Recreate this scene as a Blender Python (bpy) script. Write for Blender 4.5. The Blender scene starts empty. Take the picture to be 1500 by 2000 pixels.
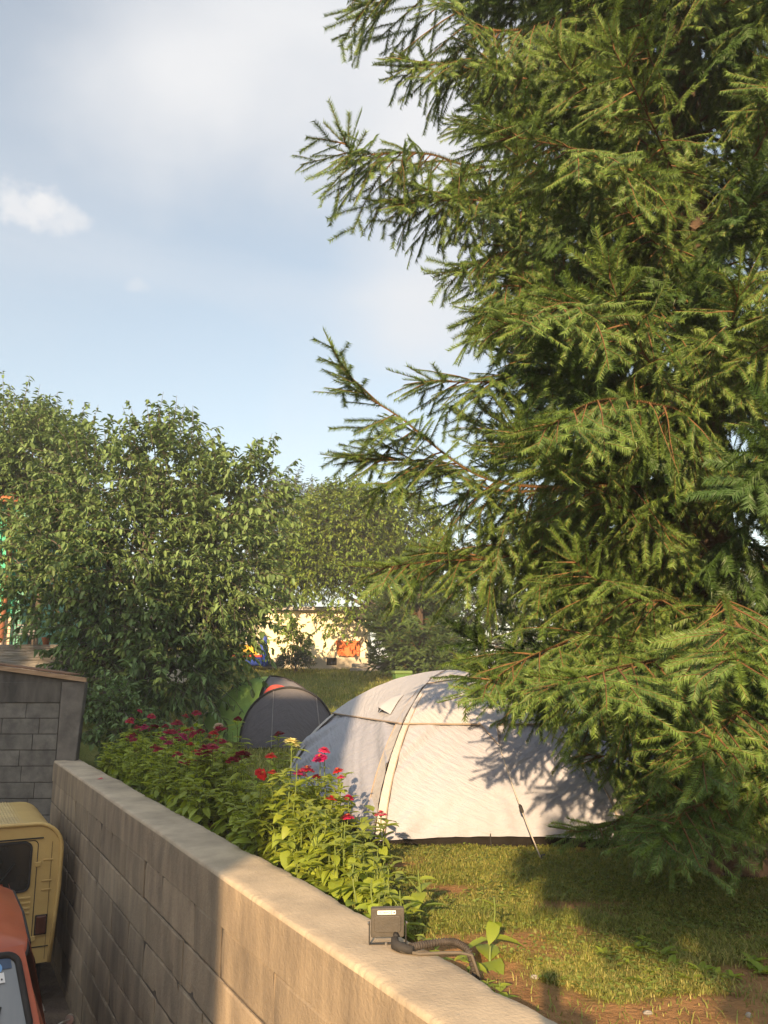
import bpy, math, random
import numpy as np
from mathutils import Vector, noise as mnoise
random.seed(7); rng = np.random.default_rng(7)
SC = bpy.context.scene; COL = SC.collection
R = math.radians

# ------------------------------------------------------------------ camera, sky, sun, exposure
F_PX = 1618.0; PITCH = math.atan(325 / F_PX)
cam_d = bpy.data.cameras.new('camera'); cam = bpy.data.objects.new('camera', cam_d); COL.objects.link(cam)
cam_d.sensor_fit = 'VERTICAL'; cam_d.sensor_height = 36; cam_d.lens = 36 * F_PX / 2000
cam_d.clip_start = 0.05; cam_d.clip_end = 2000
cam.location = (0, 0, 1.0); cam.rotation_euler = (math.pi / 2 + PITCH, 0, 0); SC.camera = cam

def ray(px, py):
    dx, v = px - 750, -(py - 1000)
    return np.array([dx, F_PX * math.cos(PITCH) - v * math.sin(PITCH), F_PX * math.sin(PITCH) + v * math.cos(PITCH)])
def at(px, py, Y):
    r = ray(px, py); p = r * (Y / r[1]); p[2] += 1.0; return p
def at_z(px, py, z):
    r = ray(px, py); p = r * ((z - 1.0) / r[2]); p[2] += 1.0; return p

LD = ray(1072, 1900); LD = LD / np.linalg.norm(LD)
SUN_EL = math.asin(-LD[2]); SUN_AZ = math.atan2(-LD[0], -LD[1])
sun_d = bpy.data.lights.new('sun', 'SUN'); sun = bpy.data.objects.new('sun', sun_d); COL.objects.link(sun)
sun_d.energy = 5.0; sun_d.angle = R(0.55); sun_d.color = (1.0, 0.69, 0.39)
sun.rotation_euler = Vector(LD).to_track_quat('-Z', 'Y').to_euler()
SKY_STRENGTH = 0.05
SC.view_settings.view_transform = 'Standard'; SC.view_settings.look = 'None'
SC.view_settings.exposure = 1.4; SC.view_settings.gamma = 1

world = bpy.data.worlds.new('World'); SC.world = world; world.use_nodes = True
def build_world():
    nt = world.node_tree; N = nt.nodes; L = nt.links
    bg = N['Background']; bg.inputs['Strength'].default_value = SKY_STRENGTH
    sky = N.new('ShaderNodeTexSky'); sky.sky_type = 'NISHITA'; sky.sun_disc = False
    sky.sun_elevation = SUN_EL; sky.sun_rotation = SUN_AZ; sky.air_density = 1.0; sky.dust_density = 1.2; sky.ozone_density = 1.4
    tc = N.new('ShaderNodeTexCoord'); mp = N.new('ShaderNodeMapping'); L.new(tc.outputs['Generated'], mp.inputs['Vector'])
    mp.inputs['Scale'].default_value = (1.0, 1.0, 2.2); mp.inputs['Location'].default_value = (0.37, 0.1, 0.55)
    n1 = N.new('ShaderNodeTexNoise'); n1.inputs['Scale'].default_value = 1.9; n1.inputs['Detail'].default_value = 7; n1.inputs['Roughness'].default_value = 0.5; n1.inputs['Distortion'].default_value = 0.6
    L.new(mp.outputs[0], n1.inputs['Vector'])
    cr = N.new('ShaderNodeValToRGB'); cr.color_ramp.elements[0].position = 0.46; cr.color_ramp.elements[1].position = 0.9
    cr.color_ramp.elements[0].color = (0.30, 0.30, 0.30, 1); cr.color_ramp.elements[1].color = (.7, .7, .7, 1)
    L.new(n1.outputs['Fac'], cr.inputs['Fac'])
    def spot(px, py, r0, r1, gain):
        d = ray(px, py); d = d / np.linalg.norm(d)
        vd = N.new('ShaderNodeVectorMath'); vd.operation = 'DISTANCE'
        nn = N.new('ShaderNodeTexNoise'); nn.inputs['Scale'].default_value = 4 if r1 > .1 else 34; nn.inputs['Detail'].default_value = 6; L.new(tc.outputs['Generated'], nn.inputs['Vector'])
        ad = N.new('ShaderNodeVectorMath'); ad.operation = 'SCALE'; ad.inputs['Scale'].default_value = (0.8 if r1 > .1 else 1.7) * r1
        sb = N.new('ShaderNodeVectorMath'); sb.operation = 'SUBTRACT'; sb.inputs[1].default_value = (.5, .5, .5)
        L.new(nn.outputs['Color'], sb.inputs[0]); L.new(sb.outputs[0], ad.inputs[0])
        ad2 = N.new('ShaderNodeVectorMath'); ad2.operation = 'ADD'; L.new(tc.outputs['Generated'], ad2.inputs[0]); L.new(ad.outputs[0], ad2.inputs[1])
        sc_ = N.new('ShaderNodeVectorMath'); sc_.operation = 'MULTIPLY'; sc_.inputs[1].default_value = (1, 1, 1.5); L.new(ad2.outputs[0], sc_.inputs[0])
        L.new(sc_.outputs[0], vd.inputs[0]); vd.inputs[1].default_value = (d[0], d[1], d[2] * 1.5)
        mr = N.new('ShaderNodeMapRange'); mr.interpolation_type = 'SMOOTHSTEP'; mr.inputs['From Min'].default_value = r1; mr.inputs['From Max'].default_value = r0
        mr.inputs['To Min'].default_value = 0; mr.inputs['To Max'].default_value = gain
        L.new(vd.outputs['Value'], mr.inputs['Value']); return mr.outputs[0]
    cur = cr.outputs['Color']
    for s in ((640, 40, 0.02, 0.38, .5), (900, 330, .02, .22, .5), (40, 400, 0.004, 0.040, .5), (95, 390, 0.003, 0.026, .5), (130, 428, .002, .030, .4), (265, 560, 0.002, .016, .2), (350, 240, .02, .2, .3), (860, 600, .02, .16, .5)):
        o = spot(*s); mx = N.new('ShaderNodeMath'); mx.operation = 'ADD'; mx.use_clamp = True
        L.new(cur, mx.inputs[0]); L.new(o, mx.inputs[1]); cur = mx.outputs[0]
    mix = N.new('ShaderNodeMix'); mix.data_type = 'RGBA'
    L.new(cur, mix.inputs[0])
    sc2 = N.new('ShaderNodeVectorMath'); sc2.operation = 'MULTIPLY'; sc2.inputs[1].default_value = (2.2, 1.96, 1.64)
    L.new(sky.outputs[0], sc2.inputs[0]); L.new(sc2.outputs[0], mix.inputs[6])
    mix.inputs[7].default_value = (6.5, 6.6, 6.8, 1)
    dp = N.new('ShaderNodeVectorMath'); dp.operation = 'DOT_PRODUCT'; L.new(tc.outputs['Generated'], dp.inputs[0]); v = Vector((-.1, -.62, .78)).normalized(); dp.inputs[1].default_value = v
    mr = N.new('ShaderNodeMapRange'); mr.interpolation_type = 'SMOOTHSTEP'; mr.inputs['From Min'].default_value = .25; mr.inputs['From Max'].default_value = .95; mr.inputs['To Max'].default_value = .62; L.new(dp.outputs['Value'], mr.inputs['Value'])  # bright sky behind camera and overhead, added as fill to lift the shadows
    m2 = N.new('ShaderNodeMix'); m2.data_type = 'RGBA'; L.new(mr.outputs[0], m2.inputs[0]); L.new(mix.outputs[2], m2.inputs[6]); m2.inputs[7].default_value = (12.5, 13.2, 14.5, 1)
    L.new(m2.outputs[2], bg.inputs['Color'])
build_world()

# ------------------------------------------------------------------ node helpers
MATS = {}
def srgb(r, g, b):
    f = lambda c: (c / 255 / 12.92) if c / 255 <= .04045 else ((c / 255 + .055) / 1.055) ** 2.4
    return (f(r), f(g), f(b))
def mat(name, c1, c2=None, scale=8.0, rough=.7, bump=0.0, bscale=None, spec=.3, detail=6, stretch=(1, 1, 1), lo=.35, hi=.65, metal=0, coat=0, island=0.0, transl=None, tone=None, sheen=0, uv=False, bstretch=None, bdist=.02, trans=0):
    m = bpy.data.materials.new(name); m.use_nodes = True; nt = m.node_tree; N = nt.nodes; L = nt.links
    b = N['Principled BSDF']; b.inputs['Roughness'].default_value = rough; b.inputs['Specular IOR Level'].default_value = spec
    b.inputs['Metallic'].default_value = metal; b.inputs['Coat Weight'].default_value = coat; b.inputs['Coat Roughness'].default_value = .15
    b.inputs['Sheen Weight'].default_value = sheen; b.inputs['Transmission Weight'].default_value = trans
    tc = N.new('ShaderNodeTexCoord'); src = tc.outputs['UV' if uv else 'Object']
    def tex(sc, st, det=detail):
        mp = N.new('ShaderNodeMapping'); mp.inputs['Scale'].default_value = st; L.new(src, mp.inputs[0])
        n = N.new('ShaderNodeTexNoise'); n.inputs['Scale'].default_value = sc; n.inputs['Detail'].default_value = det; n.inputs['Roughness'].default_value = .6
        L.new(mp.outputs[0], n.inputs['Vector']); return n
    col = None
    if c2 is None: c2 = tuple(c * .8 for c in c1)
    n = tex(scale, stretch)
    mr = N.new('ShaderNodeMapRange'); mr.inputs['From Min'].default_value = lo; mr.inputs['From Max'].default_value = hi; L.new(n.outputs['Fac'], mr.inputs[0])
    mx = N.new('ShaderNodeMix'); mx.data_type = 'RGBA'; L.new(mr.outputs[0], mx.inputs[0]); mx.inputs[6].default_value = (*c1, 1); mx.inputs[7].default_value = (*c2, 1); col = mx.outputs[2]
    if tone:
        at_ = N.new('ShaderNodeAttribute'); at_.attribute_name = 'tone'
        m2 = N.new('ShaderNodeMix'); m2.data_type = 'RGBA'; L.new(at_.outputs['Fac'], m2.inputs[0]); L.new(col, m2.inputs[6]); m2.inputs[7].default_value = (*tone, 1); col = m2.outputs[2]
    if island:
        g = N.new('ShaderNodeNewGeometry'); r_ = N.new('ShaderNodeMapRange'); r_.inputs['To Min'].default_value = 1 - island; r_.inputs['To Max'].default_value = 1 + island; L.new(g.outputs['Random Per Island'], r_.inputs[0])
        h = N.new('ShaderNodeHueSaturation'); L.new(r_.outputs[0], h.inputs['Value']); L.new(col, h.inputs['Color']); col = h.outputs[0]
    L.new(col, b.inputs['Base Color'])
    if bump:
        bn = tex(bscale or scale * 3, bstretch or (1, 1, 1), 8); bp = N.new('ShaderNodeBump'); bp.inputs['Strength'].default_value = bump; bp.inputs['Distance'].default_value = bdist
        L.new(bn.outputs['Fac'], bp.inputs['Height']); L.new(bp.outputs[0], b.inputs['Normal'])
    if transl:
        t = N.new('ShaderNodeBsdfTranslucent'); ms = N.new('ShaderNodeMixShader'); ms.inputs[0].default_value = transl
        hs = N.new('ShaderNodeHueSaturation'); hs.inputs['Value'].default_value = 1.7; hs.inputs['Saturation'].default_value = 1.1; hs.inputs['Hue'].default_value = .485; L.new(col, hs.inputs['Color']); L.new(hs.outputs[0], t.inputs['Color'])
        L.new(b.outputs[0], ms.inputs[1]); L.new(t.outputs[0], ms.inputs[2]); L.new(ms.outputs[0], N['Material Output'].inputs['Surface'])
    MATS[name] = m; return m

# ------------------------------------------------------------------ mesh helpers
def fast_mesh(name, V, polys, smooth=False, mats=None, mat_idx=None, tone=None, uv=None):
    """polys: list of (n,k) int arrays"""
    me = bpy.data.meshes.new(name); V = np.asarray(V, np.float32)
    me.vertices.add(len(V)); me.vertices.foreach_set('co', V.ravel())
    tot = sum(p.size for p in polys); npoly = sum(len(p) for p in polys)
    me.loops.add(tot); me.polygons.add(npoly)
    li = np.concatenate([p.ravel() for p in polys]).astype(np.int32); me.loops.foreach_set('vertex_index', li)
    st = []; o = 0
    for p in polys:
        st.append(o + np.arange(len(p)) * p.shape[1]); o += p.size
    me.polygons.foreach_set('loop_start', np.concatenate(st).astype(np.int32))
    if smooth: me.polygons.foreach_set('use_smooth', np.ones(npoly, bool))
    for m in (mats or []): me.materials.append(m)
    if mat_idx is not None: me.polygons.foreach_set('material_index', np.asarray(mat_idx, np.int32))
    if tone is not None:
        a = me.attributes.new('tone', 'FLOAT', 'POINT'); a.data.foreach_set('value', np.asarray(tone, np.float32))
    if uv is not None:
        l = me.uv_layers.new(name='UVMap'); l.data.foreach_set('uv', np.asarray(uv, np.float32)[li].ravel())
    me.update(calc_edges=True); return me
def link(name, me, parent=None, loc=None, rotz=None):
    o = bpy.data.objects.new(name, me); COL.objects.link(o)
    if parent: o.parent = parent
    if loc is not None: o.location = loc
    if rotz is not None: o.rotation_euler = (0, 0, rotz)
    return o
def tag(o, label=None, cat=None, group=None, kind=None):
    if label: o['label'] = label
    if cat: o['category'] = cat
    if group: o['group'] = group
    if kind: o['kind'] = kind
    return o
def thing(name, label, cat, loc=(0, 0, 0), rotz=0, group=None):
    o = bpy.data.objects.new(name, None); COL.objects.link(o); o.location = loc; o.rotation_euler = (0, 0, rotz)
    return tag(o, label, cat, group)
def copy_tree(o, parent=None):
    c = o.copy(); COL.objects.link(c); c.parent = parent
    for ch in list(o.children): copy_tree(ch, c)
    return c

class MB:
    def __init__(s): s.v = []; s.f = []; s.m = []; s.cur = 0
    def add(s, vs, fs):
        b = len(s.v); s.v += [tuple(map(float, p)) for p in vs]; s.f += [tuple(i + b for i in f) for f in fs]; s.m += [s.cur] * len(fs); return s
    def box(s, x0, x1, y0, y1, z0, z1):
        return s.add([(x0, y0, z0), (x1, y0, z0), (x1, y1, z0), (x0, y1, z0), (x0, y0, z1), (x1, y0, z1), (x1, y1, z1), (x0, y1, z1)],
                     [(0, 3, 2, 1), (4, 5, 6, 7), (0, 1, 5, 4), (1, 2, 6, 5), (2, 3, 7, 6), (3, 0, 4, 7)])
    def prism(s, prof, axis, a, b):
        """prof: 2D points; axis: 'x','y','z' = extrusion axis"""
        n = len(prof)
        def P(p, t): return {'x': (t, p[0], p[1]), 'y': (p[0], t, p[1]), 'z': (p[0], p[1], t)}[axis]
        return s.add([P(p, a) for p in prof] + [P(p, b) for p in prof], [tuple(range(n)), tuple(range(2 * n - 1, n - 1, -1))] + [(i, i + n, (i + 1) % n + n, (i + 1) % n) for i in range(n)])
    def tube(s, pts, rad, n=8, cap=True):
        pts = [Vector(p) for p in pts]; m = len(pts); rad = rad if hasattr(rad, '__len__') else [rad] * m
        vs = []; up = Vector((0, 0, 1)); prev = None
        for i, p in enumerate(pts):
            d = (pts[min(i + 1, m - 1)] - pts[max(i - 1, 0)]).normalized()
            if prev is None:
                a = d.cross(up); a = a if a.length > 1e-3 else d.cross(Vector((1, 0, 0)))
            else:
                a = prev - d * prev.dot(d); a = a if a.length > 1e-4 else d.orthogonal()
            a.normalize(); prev = a; b = d.cross(a)
            for k in range(n):
                t = 2 * math.pi * k / n; vs.append(p + (a * math.cos(t) + b * math.sin(t)) * rad[i])
        fs = [(i * n + k, i * n + (k + 1) % n, (i + 1) * n + (k + 1) % n, (i + 1) * n + k) for i in range(m - 1) for k in range(n)]
        if cap: fs += [tuple(range(n - 1, -1, -1)), tuple(range((m - 1) * n, m * n))]
        return s.add(vs, fs)
    def lathe(s, prof, n=16, c=(0, 0, 0)):
        vs = [(c[0] + r * math.cos(2 * math.pi * k / n), c[1] + r * math.sin(2 * math.pi * k / n), c[2] + z) for r, z in prof for k in range(n)]
        m = len(prof)
        fs = [(i * n + k, i * n + (k + 1) % n, (i + 1) * n + (k + 1) % n, (i + 1) * n + k) for i in range(m - 1) for k in range(n)]
        return s.add(vs, fs + [tuple(range(n - 1, -1, -1)), tuple(range((m - 1) * n, m * n))])
    def grid(s, P, flip=False):
        n, m = len(P), len(P[0]); f = [(i * m + j, i * m + j + 1, (i + 1) * m + j + 1, (i + 1) * m + j) for i in range(n - 1) for j in range(m - 1)]
        if flip: f = [q[::-1] for q in f]
        return s.add([p for r in P for p in r], f)
    def build(s, name, mats, parent=None, smooth=False, bevel=0, loc=None, rotz=None, auto=None):
        me = bpy.data.meshes.new(name); me.from_pydata(s.v, [], s.f)
        for m in (mats if isinstance(mats, (list, tuple)) else [mats]): me.materials.append(m)
        me.polygons.foreach_set('material_index', s.m)
        if smooth: me.polygons.foreach_set('use_smooth', [True] * len(s.f))
        me.validate(); me.update()
        o = link(name, me, parent, loc, rotz)
        if bevel:
            bv = o.modifiers.new('bevel', 'BEVEL'); bv.width = bevel; bv.segments = 2; bv.limit_method = 'ANGLE'; bv.angle_limit = R(40)
        if auto:
            try: me.set_sharp_from_angle(angle=R(auto))
            except Exception: pass
        return o
def sm(t): t = min(1, max(0, t)); return t * t * (3 - 2 * t)
def fbm(x, y, z=0, o=4): return mnoise.fractal(Vector((x, y, z)), 1.0, 2.0, o)

# ------------------------------------------------------------------ materials
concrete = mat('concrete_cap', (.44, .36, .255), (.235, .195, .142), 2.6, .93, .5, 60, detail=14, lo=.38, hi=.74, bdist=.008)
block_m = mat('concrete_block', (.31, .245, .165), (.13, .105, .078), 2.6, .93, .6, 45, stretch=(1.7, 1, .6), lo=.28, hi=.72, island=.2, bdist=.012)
block_grey = mat('grey_concrete_block', (.165, .155, .135), (.095, .09, .08), 6, .93, .5, 50, island=.1, bdist=.01)
mortar = mat('mortar', (.08, .066, .052), (.05, .042, .035), 9, .95, .4)
dark_concrete = mat('stained_concrete', (.11, .10, .085), (.05, .046, .04), 3, .93, .4, 20, stretch=(2, 2, .6))
plank_m = mat('weathered_plank', (.36, .24, .14), (.22, .14, .08), 5, .8, .4, 12, stretch=(.6, 6, 6))
rust_sheet = mat('rusty_sheet', (.22, .12, .07), (.14, .08, .05), 4, .7, .3)
dirt_m = mat('driveway_dirt', (.16, .12, .085), (.08, .06, .045), 3, .95, .8, 14, bdist=.05)
needle_m = mat('spruce_needles', (.036, .078, .018), (.048, .092, .020), 3, .5, spec=.35, tone=(.125, .20, .038), island=.22, transl=.16)
twig_m = mat('spruce_twig', (.16, .085, .033), (.085, .048, .022), 12, .8)
bark_m = mat('spruce_bark', (.11, .075, .05), (.05, .036, .026), 9, .95, .9, 22, stretch=(1, 1, .4), bdist=.03)
bark2_m = mat('grey_bark', (.13, .11, .09), (.06, .05, .04), 8, .95, .8, 18, bdist=.03)
cherry_m = mat('cherry_leaf', (.11, .175, .055), (.08, .135, .04), 1.2, .5, spec=.3, island=.28, transl=.22, tone=(.16, .235, .085))
walnut_m = mat('walnut_leaf', (.13, .215, .036), (.085, .15, .026), .9, .45, spec=.35, island=.32, transl=.25, tone=(.17, .225, .034))
acacia_m = mat('dark_leaf', (.06, .085, .036), (.045, .066, .028), .9, .5, spec=.35, island=.25, transl=.2, tone=(.06, .08, .03))
zleaf_m = mat('zinnia_leaf', (.19, .27, .036), (.15, .225, .03), 9, .5, spec=.35, island=.25, transl=.35, tone=(.27, .32, .04))
zstem_m = mat('zinnia_stem', (.12, .16, .035), (.09, .13, .03), 9, .6)
grass_m = mat('grass_blade', (.175, .20, .036), (.12, .155, .028), 1.3, .55, spec=.3, island=.35, transl=.3, tone=(.38, .31, .11))
house_cream = mat('cream_render', (.78, .70, .50), (.70, .62, .43), 1.5, .9, .2, 20)
plinth_m = mat('plinth_render', (.50, .44, .34), (.36, .32, .25), 1.5, .92, .3)
teal_m = mat('turquoise_render', (.09, .50, .33), (.07, .42, .28), 1.6, .9, .2, 20)
rooftile_m = mat('roof_tile', (.40, .15, .07), (.28, .10, .05), 5, .85, .4)
stone_m = mat('stacked_stone', (.42, .39, .35), (.24, .22, .19), 2.5, .92, .8, 9, stretch=(1, 1, 16), bstretch=(1, 1, 22), bdist=.05)
copper_m = mat('copper_pipe', (.30, .12, .055), (.20, .08, .04), 6, .5, metal=.3)
yellow_m = mat('van_paint', (.56, .39, .135), (.44, .295, .10), 3, .5, .08, 30, spec=.4, coat=.15, lo=.3, hi=.75)
roofy_m = mat('van_roof_paint', (.55, .42, .19), (.38, .28, .14), 4, .6, .1, 30, lo=.3, hi=.75)
orange_m = mat('car_paint', (.42, .088, .026), (.33, .066, .022), 2.5, .42, .05, 30, spec=.45, coat=.25)
rubber_m = mat('black_rubber', (.018, .017, .016), (.03, .028, .026), 12, .75)
chrome_m = mat('dull_chrome', (.5, .48, .45), (.4, .38, .36), 10, .3, metal=.9)
glass_dark = mat('dark_glass', (.012, .013, .012), (.02, .02, .018), 3, .12, spec=.6)
glass_car = mat('windscreen_glass', (.10, .115, .12), (.17, .175, .17), 1.3, .14, spec=.8, stretch=(.4, 2.2, .3))
red_lens = mat('tail_lens', (.10, .030, .015), (.06, .02, .01), 9, .3, spec=.5)
tyre_m = mat('tyre', (.02, .02, .02), None, 9, .9)
white_label = mat('white_label', (.72, .72, .7), (.6, .6, .58), 9, .6)
ink_m = mat('label_ink', (.03, .03, .035), None, 9, .7)
blue_label = mat('blue_label', (.06, .16, .42), (.05, .12, .3), 9, .5)
def fabric(name, c, wr=.5, tr=.0):
    m = mat(name, c, tuple(v * .95 for v in c), 2.0, .55, wr, 3.6, spec=.25, uv=True, bstretch=(1.0, 3.0, 1), bdist=.06, transl=tr or None)
    return m
fly_m = fabric('pale_flysheet', (.305, .315, .365), .42)
sleeve_m = fabric('pale_pole_sleeve', (.38, .365, .355), .4)
cap_m = fabric('pale_roof_fabric', (.37, .37, .39), .4)
seam_m = mat('seam_tape', (.30, .24, .19), None, 9, .8)
black_fab = mat('black_groundsheet', (.010, .009, .008), (.018, .016, .014), 6, .9, .3, spec=.05)
grey_fab = fabric('charcoal_tent', (.088, .086, .098), .35)
grey_fab2 = fabric('mid_grey_tent', (.13, .127, .14), .3)
green_fab = fabric('green_tent', (.30, .50, .13), .3)
navy_fab = fabric('slate_tent', (.13, .13, .165), .4)
coral_m = mat('coral_trim', (.66, .10, .07), None, 9, .6)
pole_m = mat('black_pole', (.02, .02, .02), None, 9, .5)
cord_m = mat('guy_cord', (.42, .38, .33), None, 9, .8)
flood_m = mat('floodlight_grey', (.075, .068, .058), (.06, .055, .047), 30, .6, .15, 120)
conduit_m = mat('corrugated_conduit', (.035, .03, .026), (.06, .05, .042), 25, .6, .2)
terracotta = mat('terracotta', (.40, .16, .08), None, 9, .85)
blue_vinyl = mat('blue_vinyl', (.03, .06, .30), None, 4, .45)
yellow_vinyl = mat('yellow_vinyl', (.72, .42, .03), None, 4, .45)
red_vinyl = mat('red_vinyl', (.60, .09, .05), None, 4, .45)
orange_tarp = mat('orange_cloth', (.66, .19, .06), (.55, .15, .05), 3, .8, .8, 8, bdist=.08)
green_plastic = mat('green_plastic', (.085, .17, .035), (.07, .14, .03), 3, .5)
metal_dk = mat('dark_metal', (.07, .075, .08), None, 9, .5, metal=.4)
soil_m = None

# ------------------------------------------------------------------ terrain
WD = np.array([-.4700, .8827]); WN = np.array([.8827, .4700])      # along the wall (away), across the wall (to the lawn)
W0 = np.array([1.067, 1.0])                                          # near end of the wall's outer edge
WALL_W = .325
WROT = math.atan2(WD[1], WD[0])
def wall_pt(s, n=0): return W0 + WD * s + WN * n
def wall_sn(x, y):
    d = np.array([x, y]) - W0; return d @ WD, d @ WN
SHED_Y = 10.72
def ground_z(x, y):
    z = -.12 + 1.45 * sm((y - 12.5) / 17) + 1.0 * sm((-x - 3.75) / 1.9) * sm((y - 10.75) / .8)
    z += .018 * fbm(x * .9, y * .9) + .03 * fbm(x * .25, y * .25, 3) * sm((y - 5) / 5)
    return z
def soil_mask(x, y):
    s, n = wall_sn(x, y)
    n2 = n - WALL_W
    near = sm((4.35 - y) / 1.3) * .80 + .55 * sm((.55 - n2) / .5) * sm((9 - y) / 4)
    v = near + .95 * fbm(x * 1.7 + 5, y * 2.3, 1.5, 5) - .12
    if y > 11: v -= .2 - .15 * fbm(x * .5, y * .5, 8)
    return min(1, max(0, (v - .22) / .35))
def build_terrain():
    xs = np.unique(np.concatenate([np.arange(-3, 5, .09), np.arange(-12, 12.1, .4), np.arange(-40, 41, 4), np.arange(-400, 401, 60)]).round(3))
    ys = np.unique(np.concatenate([np.arange(1.0, 9, .09), np.arange(9, 36, .3), np.arange(36, 80, 4), np.arange(-120, 1, 10), np.arange(80, 700, 60)]).round(3))
    V = []; T = []; idx = {}
    for j, y in enumerate(ys):
        for i, x in enumerate(xs):
            V.append((x, y, ground_z(x, y) if (y < 60 and abs(x) < 60) else 1.33)); T.append(soil_mask(x, y) if (0 < y < 34 and -12 < x < 12) else .1)
    nx = len(xs); P = []
    for j in range(len(ys) - 1):
        for i in range(nx - 1):
            cx, cy = (xs[i] + xs[i + 1]) / 2, (ys[j] + ys[j + 1]) / 2
            s, n = wall_sn(cx, cy)
            if cy < SHED_Y + .3 and n < WALL_W * .6: continue
            if cy < 0.9 and n < WALL_W * .6 + 1: continue
            P.append((j * nx + i, j * nx + i + 1, (j + 1) * nx + i + 1, (j + 1) * nx + i))
    m = bpy.data.materials.new('lawn_ground'); m.use_nodes = True; nt = m.node_tree; N = nt.nodes; L = nt.links; b = N['Principled BSDF']; b.inputs['Roughness'].default_value = .95; b.inputs['Specular IOR Level'].default_value = .1
    tc = N.new('ShaderNodeTexCoord'); a = N.new('ShaderNodeAttribute'); a.attribute_name = 'tone'
    def nz(s, d=7):
        n = N.new('ShaderNodeTexNoise'); n.inputs['Scale'].default_value = s; n.inputs['Detail'].default_value = d; n.inputs['Roughness'].default_value = .65; L.new(tc.outputs['Object'], n.inputs['Vector']); return n
    def mix(f, c, d):
        x = N.new('ShaderNodeMix'); x.data_type = 'RGBA'; L.new(f, x.inputs[0])
        for k, v in ((6, c), (7, d)):
            if isinstance(v, tuple): x.inputs[k].default_value = (*v, 1)
            else: L.new(v, x.inputs[k])
        return x.outputs[2]
    def rng_(o, lo, hi):
        r_ = N.new('ShaderNodeMapRange'); r_.inputs['From Min'].default_value = lo; r_.inputs['From Max'].default_value = hi; L.new(o, r_.inputs[0]); return r_.outputs[0]
    g = mix(rng_(nz(2.2).outputs['Fac'], .35, .65), (.11, .13, .026), (.18, .175, .05))
    g = mix(rng_(nz(26).outputs['Fac'], .45, .7), g, (.07, .09, .018))
    so = mix(rng_(nz(9).outputs['Fac'], .35, .65), (.36, .20, .085), (.23, .125, .055))
    c = mix(a.outputs['Fac'], g, so); L.new(c, b.inputs['Base Color'])
    bp = N.new('ShaderNodeBump'); bp.inputs['Strength'].default_value = .9; bp.inputs['Distance'].default_value = .04; L.new(nz(34, 9).outputs['Fac'], bp.inputs['Height']); L.new(bp.outputs[0], b.inputs['Normal'])
    me = fast_mesh('lawn_ground', V, [np.array(P)], True, [m], tone=T)
    tag(link('ground', me), 'mown lawn with bare earth patches rising gently towards the trees', 'ground', kind='structure')
    mb = MB(); xs2 = [-60, -12, -8, -6, -5, -4, -3, -2, -1, 0, 1, 2, 4]; ys2 = [-60, -12, -4, 0, 2, 4, 5, 6, 7, 8, 9, 10, 11.1]
    mb.grid([[(x, y, -2.05 + .02 * fbm(x * 2, y * 2)) for x in xs2] for y in ys2])
    d = mb.build('driveway', dirt_m, smooth=True); tag(d, 'shaded earth driveway at the foot of the block wall', 'driveway', kind='structure')
build_terrain()

# ------------------------------------------------------------------ block retaining wall
def chipped_slab(L_, W_, H_, n, amp, seed, wob=0.0):
    """slab 0..L x -W..0 x -H..0 with worn, uneven long edges"""
    mb = MB(); P = []
    prof = [(0, -H_), (0, -H_ * .72), (0, -H_ * .4), (0, -.05), (0, -.022), (-.003, -.007), (-.016, 0), (-.06, 0), (-W_ * .35, .002), (-W_ * .65, .001), (-W_ + .05, 0), (-W_ + .014, 0), (-W_ + .002, -.009), (-W_, -.03), (-W_, -H_)]
    for i in range(n + 1):
        x = L_ * i / n; row = []
        for k, (y, z) in enumerate(prof):
            e = 0
            if k in (3, 4, 5, 6): e = max(0, fbm(x * 3.1, seed, 0, 3) - .25) * amp * .9 + max(0, fbm(x * 24, seed + 3, 0, 4) - .05) * amp * .8
            if k in (11, 12, 13): e = -(max(0, fbm(x * 2.1, seed + 9, 0, 5)) * amp * 1.4 + max(0, fbm(x * 9, seed + 5, 0, 4)) * amp * .8)
            w = wob * fbm(x * .8, 7.7, seed)
            zz = z - (abs(e) * .5 if 3 <= k <= 13 else 0) + (.005 * fbm(x * 3, y * 5, seed) if 6 <= k <= 11 else 0)
            yy = y - e + w + (.004 * fbm(x * 4, z * 8, seed + 2) if k < 4 else 0)
            if k >= 11: yy += .018 * fbm(x * 1.3, 2.2, seed)
            row.append((x, yy, zz))
        P.append(row)
    mb.grid(P, True); m = len(prof) - 1; mb.m = [1 if (i % m) < 4 else 0 for i in range(len(mb.f))]; return mb
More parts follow.
